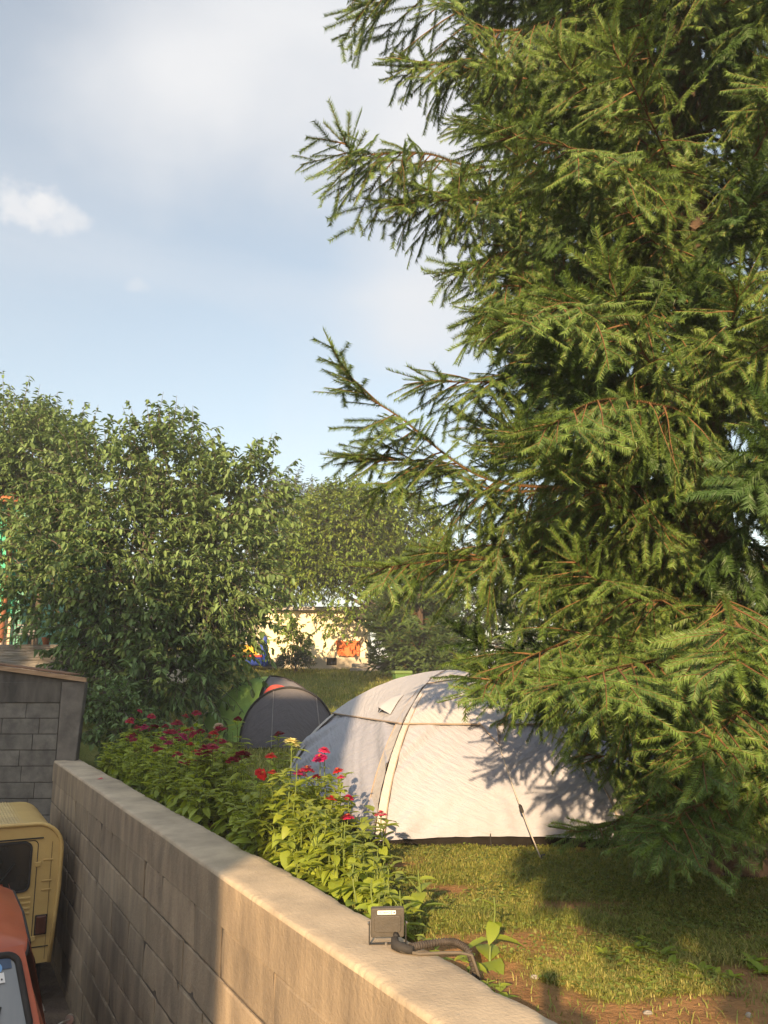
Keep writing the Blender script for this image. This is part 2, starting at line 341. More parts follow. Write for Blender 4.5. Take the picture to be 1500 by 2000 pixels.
def build_wall():
    Lw = (SHED_Y - 1.0) / WD[1] + .1
    t = thing('block_wall', 'weathered concrete block retaining wall running along the drive beside the zinnia bed', 'wall', (W0[0], W0[1], 0), WROT)
    H0 = .243
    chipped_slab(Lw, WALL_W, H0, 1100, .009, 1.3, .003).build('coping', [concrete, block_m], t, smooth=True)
    core = MB().box(0, Lw, -WALL_W + .012, -.012, -2.15, -H0); core.build('mortar_core', mortar, t)
    mb = MB(); Hc = .2465; Lb = .62
    for c in range(8):
        z1 = -H0 - Hc * c - .004; z0 = z1 - Hc + .007
        x = -Lb * (.5 if c % 2 else 0) - .13 * c
        while x < Lw:
            l = Lb * random.choice([1, 1.25, 1.5, .8]); a, b = max(0, x + .002), min(Lw, x + l - .002)
            if b - a > .05:
                o = random.uniform(-.005, .004)
                nn = max(2, int((b - a) / .07)); P = []
                for i in range(nn + 1):
                    xx = a + (b - a) * i / nn; ro = []
                    for k, z in enumerate((z0, z0 + .012, z0 + .07, z0 + .13, z1 - .07, z1 - .012, z1)):
                        e = .006 if k in (0, 6) or i in (0, nn) else 0
                        e += max(0, fbm(xx * 6, z * 6, c * 3.1, 4)) * (.010 if k in (0, 1, 5, 6) else .003)
                        ro.append((xx, o - e - .001, z + (.004 * fbm(xx * 9, c * 5.0, 1) if k in (0, 6) else 0)))
                    P.append(ro)
                mb.grid(P, True)
                mb.add([(a, o - .007, z0), (b, o - .007, z0), (b, -.02, z0), (a, -.02, z0), (a, o - .007, z1), (b, o - .007, z1), (b, -.02, z1), (a, -.02, z1)], [(0, 1, 2, 3), (4, 7, 6, 5), (0, 3, 7, 4), (1, 5, 6, 2)])
            x += l
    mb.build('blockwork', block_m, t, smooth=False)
    inner = MB().box(0, Lw, -WALL_W, -WALL_W + .012, -.5, -H0); inner.build('inner_face', dark_concrete, t)
build_wall()

# ------------------------------------------------------------------ shed at the end of the drive
def build_shed():
    c = at_z(163, 1325, 1.0); xr = at(163, 1400, SHED_Y)[0]
    t = thing('end_wall', 'grey concrete block wall with a plank capping closing the end of the drive', 'wall', (xr, SHED_Y, 0))
    W = 8.0
    MB().box(-W, -.30, .02, .24, -2.1, .95).build('mortar_core', mortar, t)
    mb = MB(); Hc = .193; z = .70
    c_ = 0
    while z > -2.0:
        x = -.31; x -= 0
        l0 = (.42, .24, .31, .46)[c_ % 4]; first = True
        while x > -W:
            l = l0 if first else .47; first = False
            o = random.uniform(0, .006)
            mb.box(max(-W, x - l + .003), x - .003, o, .03, z - Hc + .006, z - .003); x -= l
        z -= Hc; c_ += 1
    mb.build('blockwork', block_grey, t, bevel=.004)
    MB().box(-W, -.302, -.012, .06, .70, .955).build('lintel', dark_concrete, t, bevel=.01)
    mp = MB(); mp.add([(-.30, -.02, -.1), (-.06, -.02, -.1), (-.06, .10, -.1), (-.30, .10, -.1), (-.30, -.02, .955), (.0, -.02, .955), (.0, .10, .955), (-.30, .10, .955)], [(0, 3, 2, 1), (4, 5, 6, 7), (0, 1, 5, 4), (1, 2, 6, 5), (2, 3, 7, 6), (3, 0, 4, 7)])
    mp.build('corner_post', mat('post_concrete', (.165, .15, .13), (.09, .083, .073), 4, .93, .4, 30), t, bevel=.012)
    MB().add([(-W, -.07, 2.2), (.02, -.07, .957), (.02, -.035, .957), (-W, -.035, 2.2), (-W, -.07, 2.24), (.02, -.07, 1.0), (.02, -.035, 1.0), (-W, -.035, 2.24)], [(0, 3, 2, 1), (4, 5, 6, 7), (0, 1, 5, 4), (1, 2, 6, 5), (2, 3, 7, 6), (3, 0, 4, 7)]) if 0 else None
    sl = .135
    def sloped(name, x0, x1, y0, y1, zb, h, m):
        mb = MB(); mb.add([(x0, y0, zb - x0 * sl), (x1, y0, zb - x1 * sl), (x1, y1, zb - x1 * sl), (x0, y1, zb - x0 * sl), (x0, y0, zb + h - x0 * sl), (x1, y0, zb + h - x1 * sl), (x1, y1, zb + h - x1 * sl), (x0, y1, zb + h - x0 * sl)], [(0, 3, 2, 1), (4, 5, 6, 7), (0, 1, 5, 4), (1, 2, 6, 5), (2, 3, 7, 6), (3, 0, 4, 7)])
        return mb.build(name, m, t, bevel=.004)
    sloped('gable', -W, -.005, -.008, .05, .948, .012, dark_concrete)
    sloped('fascia_plank', -W, .02, -.06, -.02, .955, .055, plank_m)
    sloped('capping_sheet', -W, -.2, .0, .34, 1.013, .022, rust_sheet)
    # wall above the lintel follows the roof
    mb = MB(); mb.add([(-W, .0, .956), (-.01, .0, .956), (-.01, .1, .956), (-W, .1, .956), (-W, .0, .95 + W * sl), (-.01, .0, .953), (-.01, .1, .953), (-W, .1, .95 + W * sl)], [(0, 3, 2, 1), (4, 5, 6, 7), (0, 1, 5, 4), (1, 2, 6, 5), (2, 3, 7, 6), (3, 0, 4, 7)]); mb.build('upper_wall', dark_concrete, t)
build_shed()

# ------------------------------------------------------------------ vehicles
def rrect(y0, y1, z0, z1, r, n=6):
    pts = []
    for cx, cz, a0 in ((y1 - r, z1 - r, 0), (y0 + r, z1 - r, 90), (y0 + r, z0 + r, 180), (y1 - r, z0 + r, 270)):
        for k in range(n + 1):
            a = R(a0 + 90 * k / n); pts.append((cx + r * math.cos(a), cz + r * math.sin(a)))
    return pts
def ring(prof_o, prof_i, x0, x1):
    mb = MB(); n = len(prof_o)
    vs = [(x0, *p) for p in prof_o] + [(x0, *p) for p in prof_i] + [(x1, *p) for p in prof_o] + [(x1, *p) for p in prof_i]
    fs = []
    for i in range(n):
        j = (i + 1) % n; fs += [(i, j, n + j, n + i), (i, 2 * n + i, 2 * n + j, j), (n + i, n + j, 3 * n + j, 3 * n + i), (2 * n + i, 3 * n + i, 3 * n + j, 2 * n + j)]
    return mb.add(vs, fs)
def wheel(t, x, y, z, r, w):
    a = MB().lathe([(r * .62, -w / 2), (r * .96, -w / 2), (r, -w / 2 + .02), (r, w / 2 - .02), (r * .96, w / 2), (r * .62, w / 2)], 24)
    o = a.build('wheel', tyre_m, t, smooth=True, auto=40, loc=(x, y, z)); o.rotation_euler = (math.pi / 2, 0, 0)
    b = MB().lathe([(r * .62, -w / 2 + .01), (r * .3, -w / 2 + .03), (.03, -w / 2 + .0), (.03, w / 2), (r * .3, w / 2 - .03), (r * .62, w / 2 - .01)], 24)
    b.build('rim', chrome_m, o, smooth=True, auto=40)
def build_van():
    o = at(120, 1630, 8.55); org = (o[0], o[1], -2.05)
    t = thing('delivery_van', 'old mustard yellow van with ribbed roof and dark rear window parked by the wall', 'van', org, WROT)
    W, L_ = 1.46, 1.75
    # half-section of the body, tumblehome and big roof radius
    def sect(off=0, top=1.66):
        pts = [(.045 - off, .42), (.02 - off, .8), (.0 - off, 1.1)]
        for k in range(8):
            a = R(180 - 90 * k / 7); pts.append((.23 + (.23 + off) * math.cos(a), top - .23 + (.23 + off) * math.sin(a)))
        return pts + [(W - p[0], p[1]) for p in reversed(pts)]
    body = MB(); s = sect(); body.prism(s, 'x', 0.0, L_); body.build('body', yellow_m, t, smooth=True, auto=35)
    cab = MB().prism([(L_, .42), (L_ + .75, .45), (L_ + .75, .72), (L_ + .5, .88), (L_ + .25, .95), (L_, 1.5)], 'y', .08, W - .08); cab.build('cab', yellow_m, t, bevel=.04)
    rf = MB(); P = []
    for j in range(289):
        y = .13 + (W - .26) * j / 288; arch = 1.668 - .05 * max(0, abs(y - W / 2) / (W / 2 - .13) - .55) / .45 - (.0)
        P.append([(x, y, arch + .006 * math.cos(j * math.pi / 3.5)) for x in (0.03, L_ * .5, L_ - .02)])
    rf.grid(P); 
    rf.build('ribbed_roof', roofy_m, t, smooth=True)
    # gutter rim round the rear edge
    g = MB(); rim = [(-.004, p[0], p[1]) for p in sect(.012)]; g.tube(rim, .02, 8); g.build('rear_rim', yellow_m, t, smooth=True)
    wy0, wy1, wz0, wz1 = .27, 1.19, 1.08, 1.50
    rw = MB().prism(rrect(wy0, wy1, wz0, wz1, .06), 'x', -.006, .0); rw.build('rear_window', glass_dark, t)
    ring(rrect(wy0 - .018, wy1 + .018, wz0 - .018, wz1 + .018, .07), rrect(wy0, wy1, wz0, wz1, .06), -.014, -.001).build('window_seal', rubber_m, t, bevel=.003)
    MB().box(-.012, -.0015, .16, W - .16, 1.535, 1.547).build('header_seam', rubber_m, t)
    pn = MB()
    for z in (1.33, 1.14, 1.06): MB().box(-.009, -.001, .06, .15, z, z + .016).build('pressed_rib', yellow_m, t, bevel=.006)
    for z in (1.0, .955, .91, .865): MB().box(-.010, -.001, .24, .40, z, z + .02).build('louvre', yellow_m, t, bevel=.006)
    for z in (.62, 1.28): MB().box(-.016, -.001, .168, .222, z, z + .045).build('hinge', yellow_m, t, bevel=.006)
    MB().box(-.004, -.0006, .075, .078, .45, 1.50).build('body_seam', rubber_m, t)
    MB().box(-.006, .0, .05, W - .05, .56, .568).build('sill_seam', rubber_m, t)
    MB().tube([(-.03, .62, 1.09), (-.035, .50, 1.20), (-.03, .40, 1.33)], .006, 6).build('wiper', rubber_m, t)
    dr = MB().box(-.011, -.001, .195, .73, .50, 1.532); ring(rrect(.20, W - .20, .5, 1.525, .05), rrect(.207, W - .207, .507, 1.518, .045), -.004, -.0008).build('door_gap', rubber_m, t)
    tl = MB().box(-.035, -.001, .085, .175, .68, .84); tl.build('tail_light', red_lens, t, bevel=.012)
    MB().box(-.02, -.001, .075, .185, .672, .848).build('tail_light_base', rubber_m, t, bevel=.006)
    MB().box(-.08, -.02, .3, W - .06, .44, .52).build('bumper', rubber_m, t, bevel=.015)
    sd = MB()
    for x in (.4, .8, 1.2): sd.box(x, x + .3, -.006, .02, .75, .8)
    sd.build('side_trim', yellow_m, t)
    for x in (.35, L_ + .45):
        for y in (.16, W - .16): wheel(t, x, y, .29, .29, .14)
build_van()

def build_car():
    t = thing('parked_car', 'small faded orange car seen from above with stickers on its windscreen', 'car', (-1.375 - .06, 4.45 + .02, -2.05), WROT)
    W = 1.48; mid = W / 2
    # stations: x, belt z, half-width ; lower body
    st = [(0, .42, .72, .56), (.12, .40, .82, .64), (.6, .38, .90, .70), (1.12, .38, .95, .735), (2.2, .38, .95, .74), (3.2, .38, .93, .72), (3.55, .42, .88, .66)]
    P = []
    for x, z0, z1, hw in st:
        sec = [(-hw * .94, z0), (-hw, z0 + .12), (-hw, z1 - .12), (-hw * .97, z1 - .03), (-hw * .9, z1), (0, z1 + .02), (hw * .9, z1), (hw * .97, z1 - .03), (hw, z1 - .12), (hw, z0 + .12), (hw * .94, z0)]
        P.append([(x, mid + y, z) for y, z in sec])
    mb = MB().grid(P, False); n = len(P[0]); mb.f.append(tuple(range(n))); mb.m.append(0); mb.f.append(tuple(range(len(P) * n - 1, (len(P) - 1) * n - 1, -1))); mb.m.append(0)
    mb.build('body', orange_m, t, smooth=True, auto=40)
    # roof shell with rounded edges
    P = []
    for x, zt, hw in ((1.44, 1.40, .56), (1.50, 1.435, .585), (1.62, 1.465, .60), (2.2, 1.50, .61), (2.9, 1.49, .605), (3.2, 1.45, .59), (3.3, 1.40, .57)):
        P.append([(x, mid + hw * a, zt - .055 * abs(a) ** 5 - .02 * a * a) for a in np.linspace(-1, 1, 17)])
    rf = MB().grid(P); rf.build('roof', orange_m, t, smooth=True)
    # gutters
    for sgn in (-1, 1):
        MB().tube([(r[0][0], mid + sgn * (mid - r[0][1] + .006), r[0][2] - .012) for r in P], .014, 8).build('gutter', rubber_m, t, smooth=True)
    # windscreen: between cowl and roof edge
    def ws(u, v, off=0):
        x = 1.12 + (1.445 - 1.12) * v; z = .965 + (1.395 - .965) * v; hw = .66 + (.55 - .66) * v
        bow = .05 * (1 - u * u)
        return (x - bow - off * .8, mid + u * hw, z + off * .6)
    uu = rrect(-.93, .93, .06, .93, .12, 6)
    g = MB(); g.add([ws(0, .5, .004)] + [ws(u, v, .004) for u, v in uu], [(0, i + 1, (i + 1) % len(uu) + 1) for i in range(len(uu))]); g.build('windscreen', glass_car, t, smooth=True)
    MB().tube([ws(u, v, .007) for u, v in uu + uu[:1]], .02, 8).build('windscreen_seal', rubber_m, t, smooth=True)
    fr = MB().grid([[ws(u, v, -.004) for u in np.linspace(-1.02, 1.02, 9)] for v in (-.02, .25, .5, .75, 1.02)]); fr.build('windscreen_frame', orange_m, t, smooth=True)
    # side glasshouse
    for sgn in (-1, 1):
        lo = lambda x: (x, mid + sgn * .705, .95); hi = lambda x: (x + (.30 if x < 1.3 else 0), mid + sgn * .60, 1.40)
        MB().add([lo(1.13), lo(3.25), hi(3.25), hi(1.13)], [(0, 1, 2, 3)]).build('door_frame', orange_m, t)
        for a, b in ((1.30, 2.05), (2.13, 2.72), (2.80, 3.15)):
            q = [np.array(lo(a)) * .85 + np.array(hi(a)) * .15, np.array(lo(b)) * .85 + np.array(hi(b)) * .15, np.array(lo(b)) * .12 + np.array(hi(b)) * .88, np.array(lo(a)) * .12 + np.array(hi(a)) * .88]
            MB().add([p + np.array((0, sgn * .004, .002)) for p in q], [(0, 1, 2, 3)]).build('side_window', glass_dark, t)
    MB().add([(3.30, mid - .56, 1.385), (3.30, mid + .56, 1.385), (3.50, mid + .66, .9), (3.50, mid - .66, .9)], [(0, 1, 2, 3)]).build('tailgate', orange_m, t)
    # stickers at the windscreen's upper corner on the wall side
    def decal(name, u, v, w, h, m, round_=False, off=.009):
        mb = MB()
        if round_: pts = [(u + w * math.cos(a), v + h * math.sin(a)) for a in np.linspace(0, 2 * math.pi, 20)[:-1]]
        else: pts = [(u - w, v - h), (u + w, v - h), (u + w, v + h), (u - w, v + h)]
        mb.add([ws(a, b, off) for a, b in pts], [tuple(range(len(pts)))]); return mb.build(name, m, t)
    strip = MB().grid([[ws(u, v, .0065) for u in np.linspace(-.86, .86, 13)] for v in (.78, .90)]); strip.build('sun_strip', mat('blue_tint', (.05, .08, .14), None, 6, .2), t, smooth=True)
    decal('round_sticker', -.73, .80, .035, .05, mat('pale_blue_label', (.16, .34, .6), None, 9, .5), True)
    decal('round_sticker', -.60, .83, .03, .045, blue_label, True)
    decal('paper_sticker', -.72, .69, .055, .055, white_label)
    for k in range(3): decal('sticker_print', -.745 + .03 * k, .672, .008, .01, ink_m, off=.011)
    MB().tube([ws(-.45, .03, .02), ws(-.62, .10, .025), ws(-.70, .38, .02)], .007, 6).build('wiper', rubber_m, t)
    mr = MB().tube([(1.22, -.0, .97), (1.20, -.05, 1.0), (1.22, -.09, 1.0)], .006, 6).tube([(1.22, -.09, 1.0), (1.235, -.10, 1.0)], .028, 14); mr.build('wing_mirror', chrome_m, t, smooth=True, auto=40)
    MB().tube([(1.9, mid - .745, .84), (1.9, mid - .77, .84), (2.03, mid - .77, .84), (2.03, mid - .745, .84)], .01, 8).build('door_handle', chrome_m, t, smooth=True)
    for sgn in (-1, 1):
        o = MB().lathe([(.09, -.02), (.09, .0), (.07, .02), (.02, .03)], 18).build('headlight', chrome_m, t, smooth=True, loc=(-.0, mid + sgn * .42, .62)); o.rotation_euler = (0, -math.pi / 2, 0)
    MB().box(-.08, .0, mid - .66, mid + .66, .40, .5).build('front_bumper', chrome_m, t, bevel=.02)
    for x in (.62, 3.0):
        for y in (.10, W - .10): wheel(t, x, y, .3, .3, .15)
build_car()

# ------------------------------------------------------------------ tents
def make_dome(center, corners, H, zb, p=1.15, q=1.15):
    c = np.array(center, float); K = [np.array(k, float) for k in corners]
    def pt(i, u, t, off=0.0, sag=.05, hem=.035):
        P, Q = K[i], K[(i + 1) % 4]; th = t * math.pi / 2
        s = math.sin(th) ** p; z = math.cos(th) ** q
        xy = c + s * ((1 - u) * P + u * Q - c)
        e = Q - P; n = np.array((e[1], -e[0])); n /= np.linalg.norm(n)
        if n @ ((P + Q) / 2 - c) < 0: n = -n
        b = 4 * u * (1 - u)
        xy = xy - n * (sag * b * math.sin(t * math.pi) * s)
        zz = zb + H * z + hem * b * t ** 4 - sag * .5 * b * (1 - t) * s
        nz = .35 + .65 * (1 - t)
        return np.array((xy[0] + n[0] * off * (1 - nz * .5), xy[1] + n[1] * off * (1 - nz * .5), zz + off * nz))
    return pt
def dome_panel(pt, i, u0, u1, t0, t1, nu, nt, off=0, sag=.05, wrinkle=0.0, seed=0, hem=.035, uvk=.55):
    V = []; UV = []
    for a in range(nt + 1):
        t = t0 + (t1 - t0) * a / nt
        for b in range(nu + 1):
            u = u0 + (u1 - u0) * b / nu; p = pt(i, u, t, off, sag, hem)
            if wrinkle:
                d = min(u, 1 - u); lines = t * 9 + d * 7
                w = wrinkle * fbm(lines * 1.25, u * 2.0, seed, 3) * sm((1 - t) * 9 + .15) * sm(t * 6) * (.35 + .65 * math.exp(-d * 6))
                w += wrinkle * .55 * fbm(u * 13, t * 2.2, seed + 4, 3) * sm((t - .7) * 4)
                q0 = pt(i, u, t, off + w, sag, hem); p = q0
            V.append(p); UV.append((u * 3, (t * 2 + uvk * abs(u - .5) * 1.6) * 2))
    n = nu + 1; F = np.array([(a * n + b, a * n + b + 1, (a + 1) * n + b + 1, (a + 1) * n + b) for a in range(nt) for b in range(nu)])
    return np.array(V), UV, F
def join_panels(L):
    V = []; UV = []; F = []; o = 0
    for v, uv, f in L: V.append(v); UV += uv; F.append(f + o); o += len(v)
    return np.concatenate(V), np.array(UV), [np.concatenate(F)]
def fabric_obj(name, panels, m, parent, solid=.0):
    V, UV, F = join_panels(panels); me = fast_mesh(name, V, F, True, [m], uv=UV); return link(name, me, parent)
def seam(name, pt, specs, parent, r=.006, m=None):
    mb = MB()
    for i, path, off in specs:
        mb.tube([pt(i, u, t, off) for u, t in path], r, 5)
    return mb.build(name, m or seam_m, parent, smooth=True)

def white_tent():
    A, B, D, C = (-.06, 5.90), (1.67, 5.90), (1.28, 8.85), (-1.00, 8.75)
    zb, H = -.10, 1.155; c = (.57, 7.35)
    t_ = thing('dome_tent', 'large pale grey dome tent on the lawn beside the spruce, guy line in front', 'tent', (0, 0, 0))
    pt = make_dome(c, (A, B, D, C), H, zb, 1.12, 1.22)
    fabric_obj('flysheet', [dome_panel(pt, i, 0, 1, .0, .972, 70, 80, wrinkle=.045, seed=i * 3.1) for i in range(4)], fly_m, t_)
    # pole sleeves either side of each pole
    sl = []
    for i in range(4):
        sl.append(dome_panel(pt, i, 0, .035, .05, .95, 3, 60, off=.012, wrinkle=.006, seed=9)); sl.append(dome_panel(pt, i, .925 if i == 3 else .965, 1, .05, .95, 4, 60, off=.012, wrinkle=.008, seed=11))
    fabric_obj('pole_sleeve', sl, sleeve_m, t_)
    tc = .50
    cp = fabric_obj('roof_cap', [dome_panel(pt, i, 0, 1, .0, tc, 40, 26, off=.018, wrinkle=.010, seed=20 + i) for i in range(4)], cap_m, t_)
    us = np.linspace(0, 1, 24)
    seam('cap_seam', pt, [(i, [(u, tc) for u in us], .021) for i in range(4)], cp, .007)
    seam('sleeve_seam', pt, [(0, [(.035, t) for t in np.linspace(.06, .95, 40)], .014), (0, [(.965, t) for t in np.linspace(.06, .95, 40)], .014), (3, [(.925, t) for t in np.linspace(.30, .95, 40)], .014), (2, [(.965, t) for t in np.linspace(.06, .95, 40)], .014)], t_, .0055)
    seam('cap_piping', pt, [(0, [(u, .22 + .05 * (1 - 4 * u * (1 - u))) for u in us], .03)], cp, .005)
    # triangular pull patch with the guy line
    a = [pt(0, .485, tc - .005, .03), pt(0, .60, tc - .005, .03), pt(0, .555, tc + .10, .045)]
    MB().add(a + [p - np.array((0, .0, .004)) for p in a], [(0, 1, 2), (5, 4, 3), (0, 3, 4, 1), (1, 4, 5, 2), (2, 5, 3, 0)]).build('pull_patch', fly_m, t_)
    MB().tube([a[0], a[2], a[1]], .006, 5).build('patch_edge', seam_m, t_)
    peg = at_z(1058, 1680, ground_z(.95, 5.5)); p0 = pt(0, .555, tc + .095, .05)
    gl = MB(); gl.tube([p0 + (peg - p0) * s + np.array((0, 0, -.03 * math.sin(s * math.pi))) for s in np.linspace(0, 1, 10)], .0045, 6); g = gl.build('guy_line', cord_m, t_, smooth=True)
    q = p0 + (peg - p0) * .56 + np.array((0, 0, -.028)); d = (peg - p0) / np.linalg.norm(peg - p0)
    MB().tube([q - d * .035, q - d * .02, q + d * .02, q + d * .035], [.006, .013, .013, .006], 8).build('slider', rubber_m, g, smooth=True)
    MB().tube([peg + np.array((0, .02, -.06)), peg + np.array((0, 0, .03)), peg + np.array((.02, -.01, .035))], .005, 6).build('peg', metal_dk, g)
    # vent hood on the left panel
    tv = .43; uv = .70
    P = []
    for k in range(9):
        s = k / 8; u = uv - .09 + .18 * s; lift = .014 + .075 * math.sin(s * math.pi) * (1 - .35 * math.sin(s * 2 * math.pi) ** 2)
        P.append([pt(3, uv + (u - uv) * .5, tv - .09, .020), pt(3, uv + (u - uv) * .8, tv - .04, .022 + lift * .5), pt(3, u, tv + .02, .012 + lift), pt(3, u, tv + .035, .010 + lift)])
    vh = MB().grid(P).build('vent_hood', cap_m, t_, smooth=True)
    P = [[pt(3, uv - .095 + .19 * s, tv + .012, .019), pt(3, uv - .095 + .19 * s, tv + .012, .019 + .05 * math.sin(s * math.pi))] for s in np.linspace(0, 1, 9)]
    MB().grid(P).build('vent_opening', mat('vent_mesh', (.16, .10, .09), None, 30, .9), vh)
    # black tub of the groundsheet under the hem
    mb = MB(); ins = lambda k, f: (c[0] + (k[0] - c[0]) * f, c[1] + (k[1] - c[1]) * f)
    ks = [A, B, D, C]; P = []
    for z, f in ((-.15, .975), (-.08, .972), (0.01, .955), (.06, .93)):
        row = []
        for i in range(4):
            for u in np.linspace(0, 1, 20)[:-1]:
                k = np.array(ks[i]) * (1 - u) + np.array(ks[(i + 1) % 4]) * u; q = ins(k, f + .006 * math.sin(u * 30)); row.append((q[0], q[1], z))
        P.append(row + row[:1])
    mb.grid(P).build('groundsheet', black_fab, t_, smooth=True)
    for i, u in ((0, .45), (0, .87)):
        p = pt(i, u, .955, .0); MB().tube([p, p + np.array((0, -.02, -.05)), p + np.array((0, -.05, -.1))], .004, 5).build('hem_loop', rubber_m, t_)
    return t_
white_tent()

def small_tent():
    t_ = thing('dome_tent', 'small charcoal tent with a green side panel and coral red trim', 'tent', (0, 0, 0))
    gz = ground_z(-1.7, 14.0)
    c = (-1.98, 14.75); cs = [(-2.05, 13.75), (-.90, 14.45), (-1.85, 15.75), (-3.16, 14.62)]
    H = 1.13 - gz - .12
    pt = make_dome(c, cs, H, gz + .02, 1.0, 1.12)
    fabric_obj('flysheet', [dome_panel(pt, i, 0, 1, 0, .985, 40, 40, wrinkle=.02, seed=i) for i in (0, 1, 2)], grey_fab2, t_)
    fabric_obj('green_panel', [dome_panel(pt, 3, 0, .93, 0, .985, 40, 40, off=.004, wrinkle=.012, seed=4), dome_panel(pt, 2, .86, 1, 0, .985, 8, 40, off=.006, wrinkle=.01, seed=4)], green_fab, t_)
    seam('pole', pt, [(i, [(0, t) for t in np.linspace(0, .99, 40)], .012) for i in (0, 1, 2)], t_, .012, pole_m)
    # vestibule: arch pole in front, dark door face bulging forward, skirt back to the dome
    a0, a1 = np.array((-2.27, 13.52)), np.array((-.77, 13.62)); mid = (a0 + a1) / 2; hw = (a1 - a0) / 2; Ha = .93
    def arch(a, k=1.0, fwd=0.0):
        s = math.cos(a); return np.array((mid[0] - hw[0] * s * k, mid[1] - hw[1] * s * k - fwd, gz + .02 + Ha * k * abs(math.sin(a)) ** .82))
    A_ = np.linspace(0, math.pi, 49)
    V = []; UV = []; nr = 16
    for j in range(nr + 1):
        k = 1 - j / nr
        for i, a in enumerate(A_):
            s = math.cos(a); full = arch(a); base = np.array((full[0], full[1], gz + .02))
            p = base + (full - base) * k
            b = math.sin(a) * (1 - k ** 2) * .10 + .05 * math.sin(a) * (1 - k)
            p[1] -= b + .012 * fbm(s * 5, k * 2, 2, 3) * (1 - k) + .010 * fbm(s * 11 + k * 6, k * 1.3, 5, 3) * k * (1 - k) * 3
            V.append(p); UV.append((s * 1.6, k * 1.2 + abs(s) * .6))
    n = 49; F = np.array([(j * n + i, j * n + i + 1, (j + 1) * n + i + 1, (j + 1) * n + i) for j in range(nr) for i in range(n - 1)])
    door = link('door_panel', fast_mesh('door_panel', np.array(V), [F], True, [grey_fab], uv=np.array(UV)), t_)
    MB().tube([arch(a, 1.006, .012) for a in A_], .017, 7).build('arch_pole', pole_m, t_, smooth=True)
    # roof of the vestibule from the arch back to the dome
    P = []
    for a in A_:
        q = arch(a); s = math.cos(a)
        w = .5 - s * .5
        b = pt(0, min(.999, max(.001, w)), .55 + .45 * (1 - math.sin(a) ** .9) * .98, .0)
        P.append([q * (1 - k) + b * k - np.array((0, 0, .05 * math.sin(k * math.pi) * math.sin(a))) for k in np.linspace(0, 1, 7)])
    V = np.array([p for r in P for p in r]); F = np.array([(i * 7 + k, i * 7 + k + 1, (i + 1) * 7 + k + 1, (i + 1) * 7 + k) for i in range(48) for k in range(6)])
    UV = np.array([(i * .06, k * .2) for i in range(49) for k in range(7)])
    link('vestibule_roof', fast_mesh('vestibule_roof', V, [F], True, [grey_fab2], uv=UV), t_)
    P = []
    for a in np.linspace(.98, 1.50, 16):
        e = math.sin((a - .98) / .52 * math.pi)
        P.append([arch(a, 1.012, .01) + np.array((0, .012, 0)), arch(a, 1.012 + .062 * e, .004) + np.array((-.02 * e, .05, .012 * e))])
    MB().grid(P).build('coral_trim', coral_m, t_)
    for s0 in (-.32, .58):
        pts = []
        for k in np.linspace(0, 1, 12):
            a = math.acos(-(s0 + (.16 if s0 > 0 else 0) * (1 - k))); full = arch(a); p = np.array((full[0], full[1] - (math.sin(a) * (1 - k ** 2) * .10 + .05 * math.sin(a) * (1 - k)) - .012, gz + .02 + (full[2] - gz - .02) * k)); pts.append(p)
        MB().tube(pts, .008, 5).build('zip', MATS.get('zip_tape') or mat('zip_tape', (.23, .22, .23), None, 9, .7), t_)
    MB().tube([arch(0) + np.array((0, .0, -.01)), arch(0) + np.array((.4, -.14, -.02)), arch(0) + np.array((1.1, -.15, -.02)), arch(math.pi) + np.array((0, 0, -.01))], .03, 6).build('mud_flap', black_fab, t_, smooth=True)
    p = pt(3, .05, .40, .02); e = np.array((-3.45, 13.55, ground_z(-3.45, 13.55)))
    MB().tube([p, e], .005, 5).build('guy_line', cord_m, t_)
    for u in (.04,):
        q = pt(3, u, .33, .015); MB().tube([q + np.array((-.09, -.02, -.06)), q + np.array((-.04, -.03, .012)), q + np.array((.04, -.03, .03)), q + np.array((.09, -.02, -.01))], .014, 6).build('vent_flap', pole_m, t_)
small_tent()

def slate_tent():
    t_ = thing('dome_tent', 'slate grey tent with white roof half hidden behind the pale tent', 'tent', (0, 0, 0))
    cs = [(1.78, 9.55), (4.0, 9.3), (4.3, 11.8), (2.1, 12.0)]; c = (3.05, 10.7); gz = ground_z(3, 10)
    pt = make_dome(c, cs, 1.22, gz + .02, 1.05, 1.1)
    fabric_obj('flysheet', [dome_panel(pt, i, 0, 1, .0, .98, 40, 40, wrinkle=.03, seed=i + 40) for i in range(4)], navy_fab, t_)
    fabric_obj('roof_cap', [dome_panel(pt, i, 0, 1, .0, .60, 30, 20, off=.02, seed=i + 50) for i in range(4)], cap_m, t_)
    fabric_obj('pale_stripe', [dome_panel(pt, 0, .18, .21, .6, .98, 2, 20, off=.01)], mat('pale_webbing', (.26, .26, .29), None, 9, .7), t_)
slate_tent()

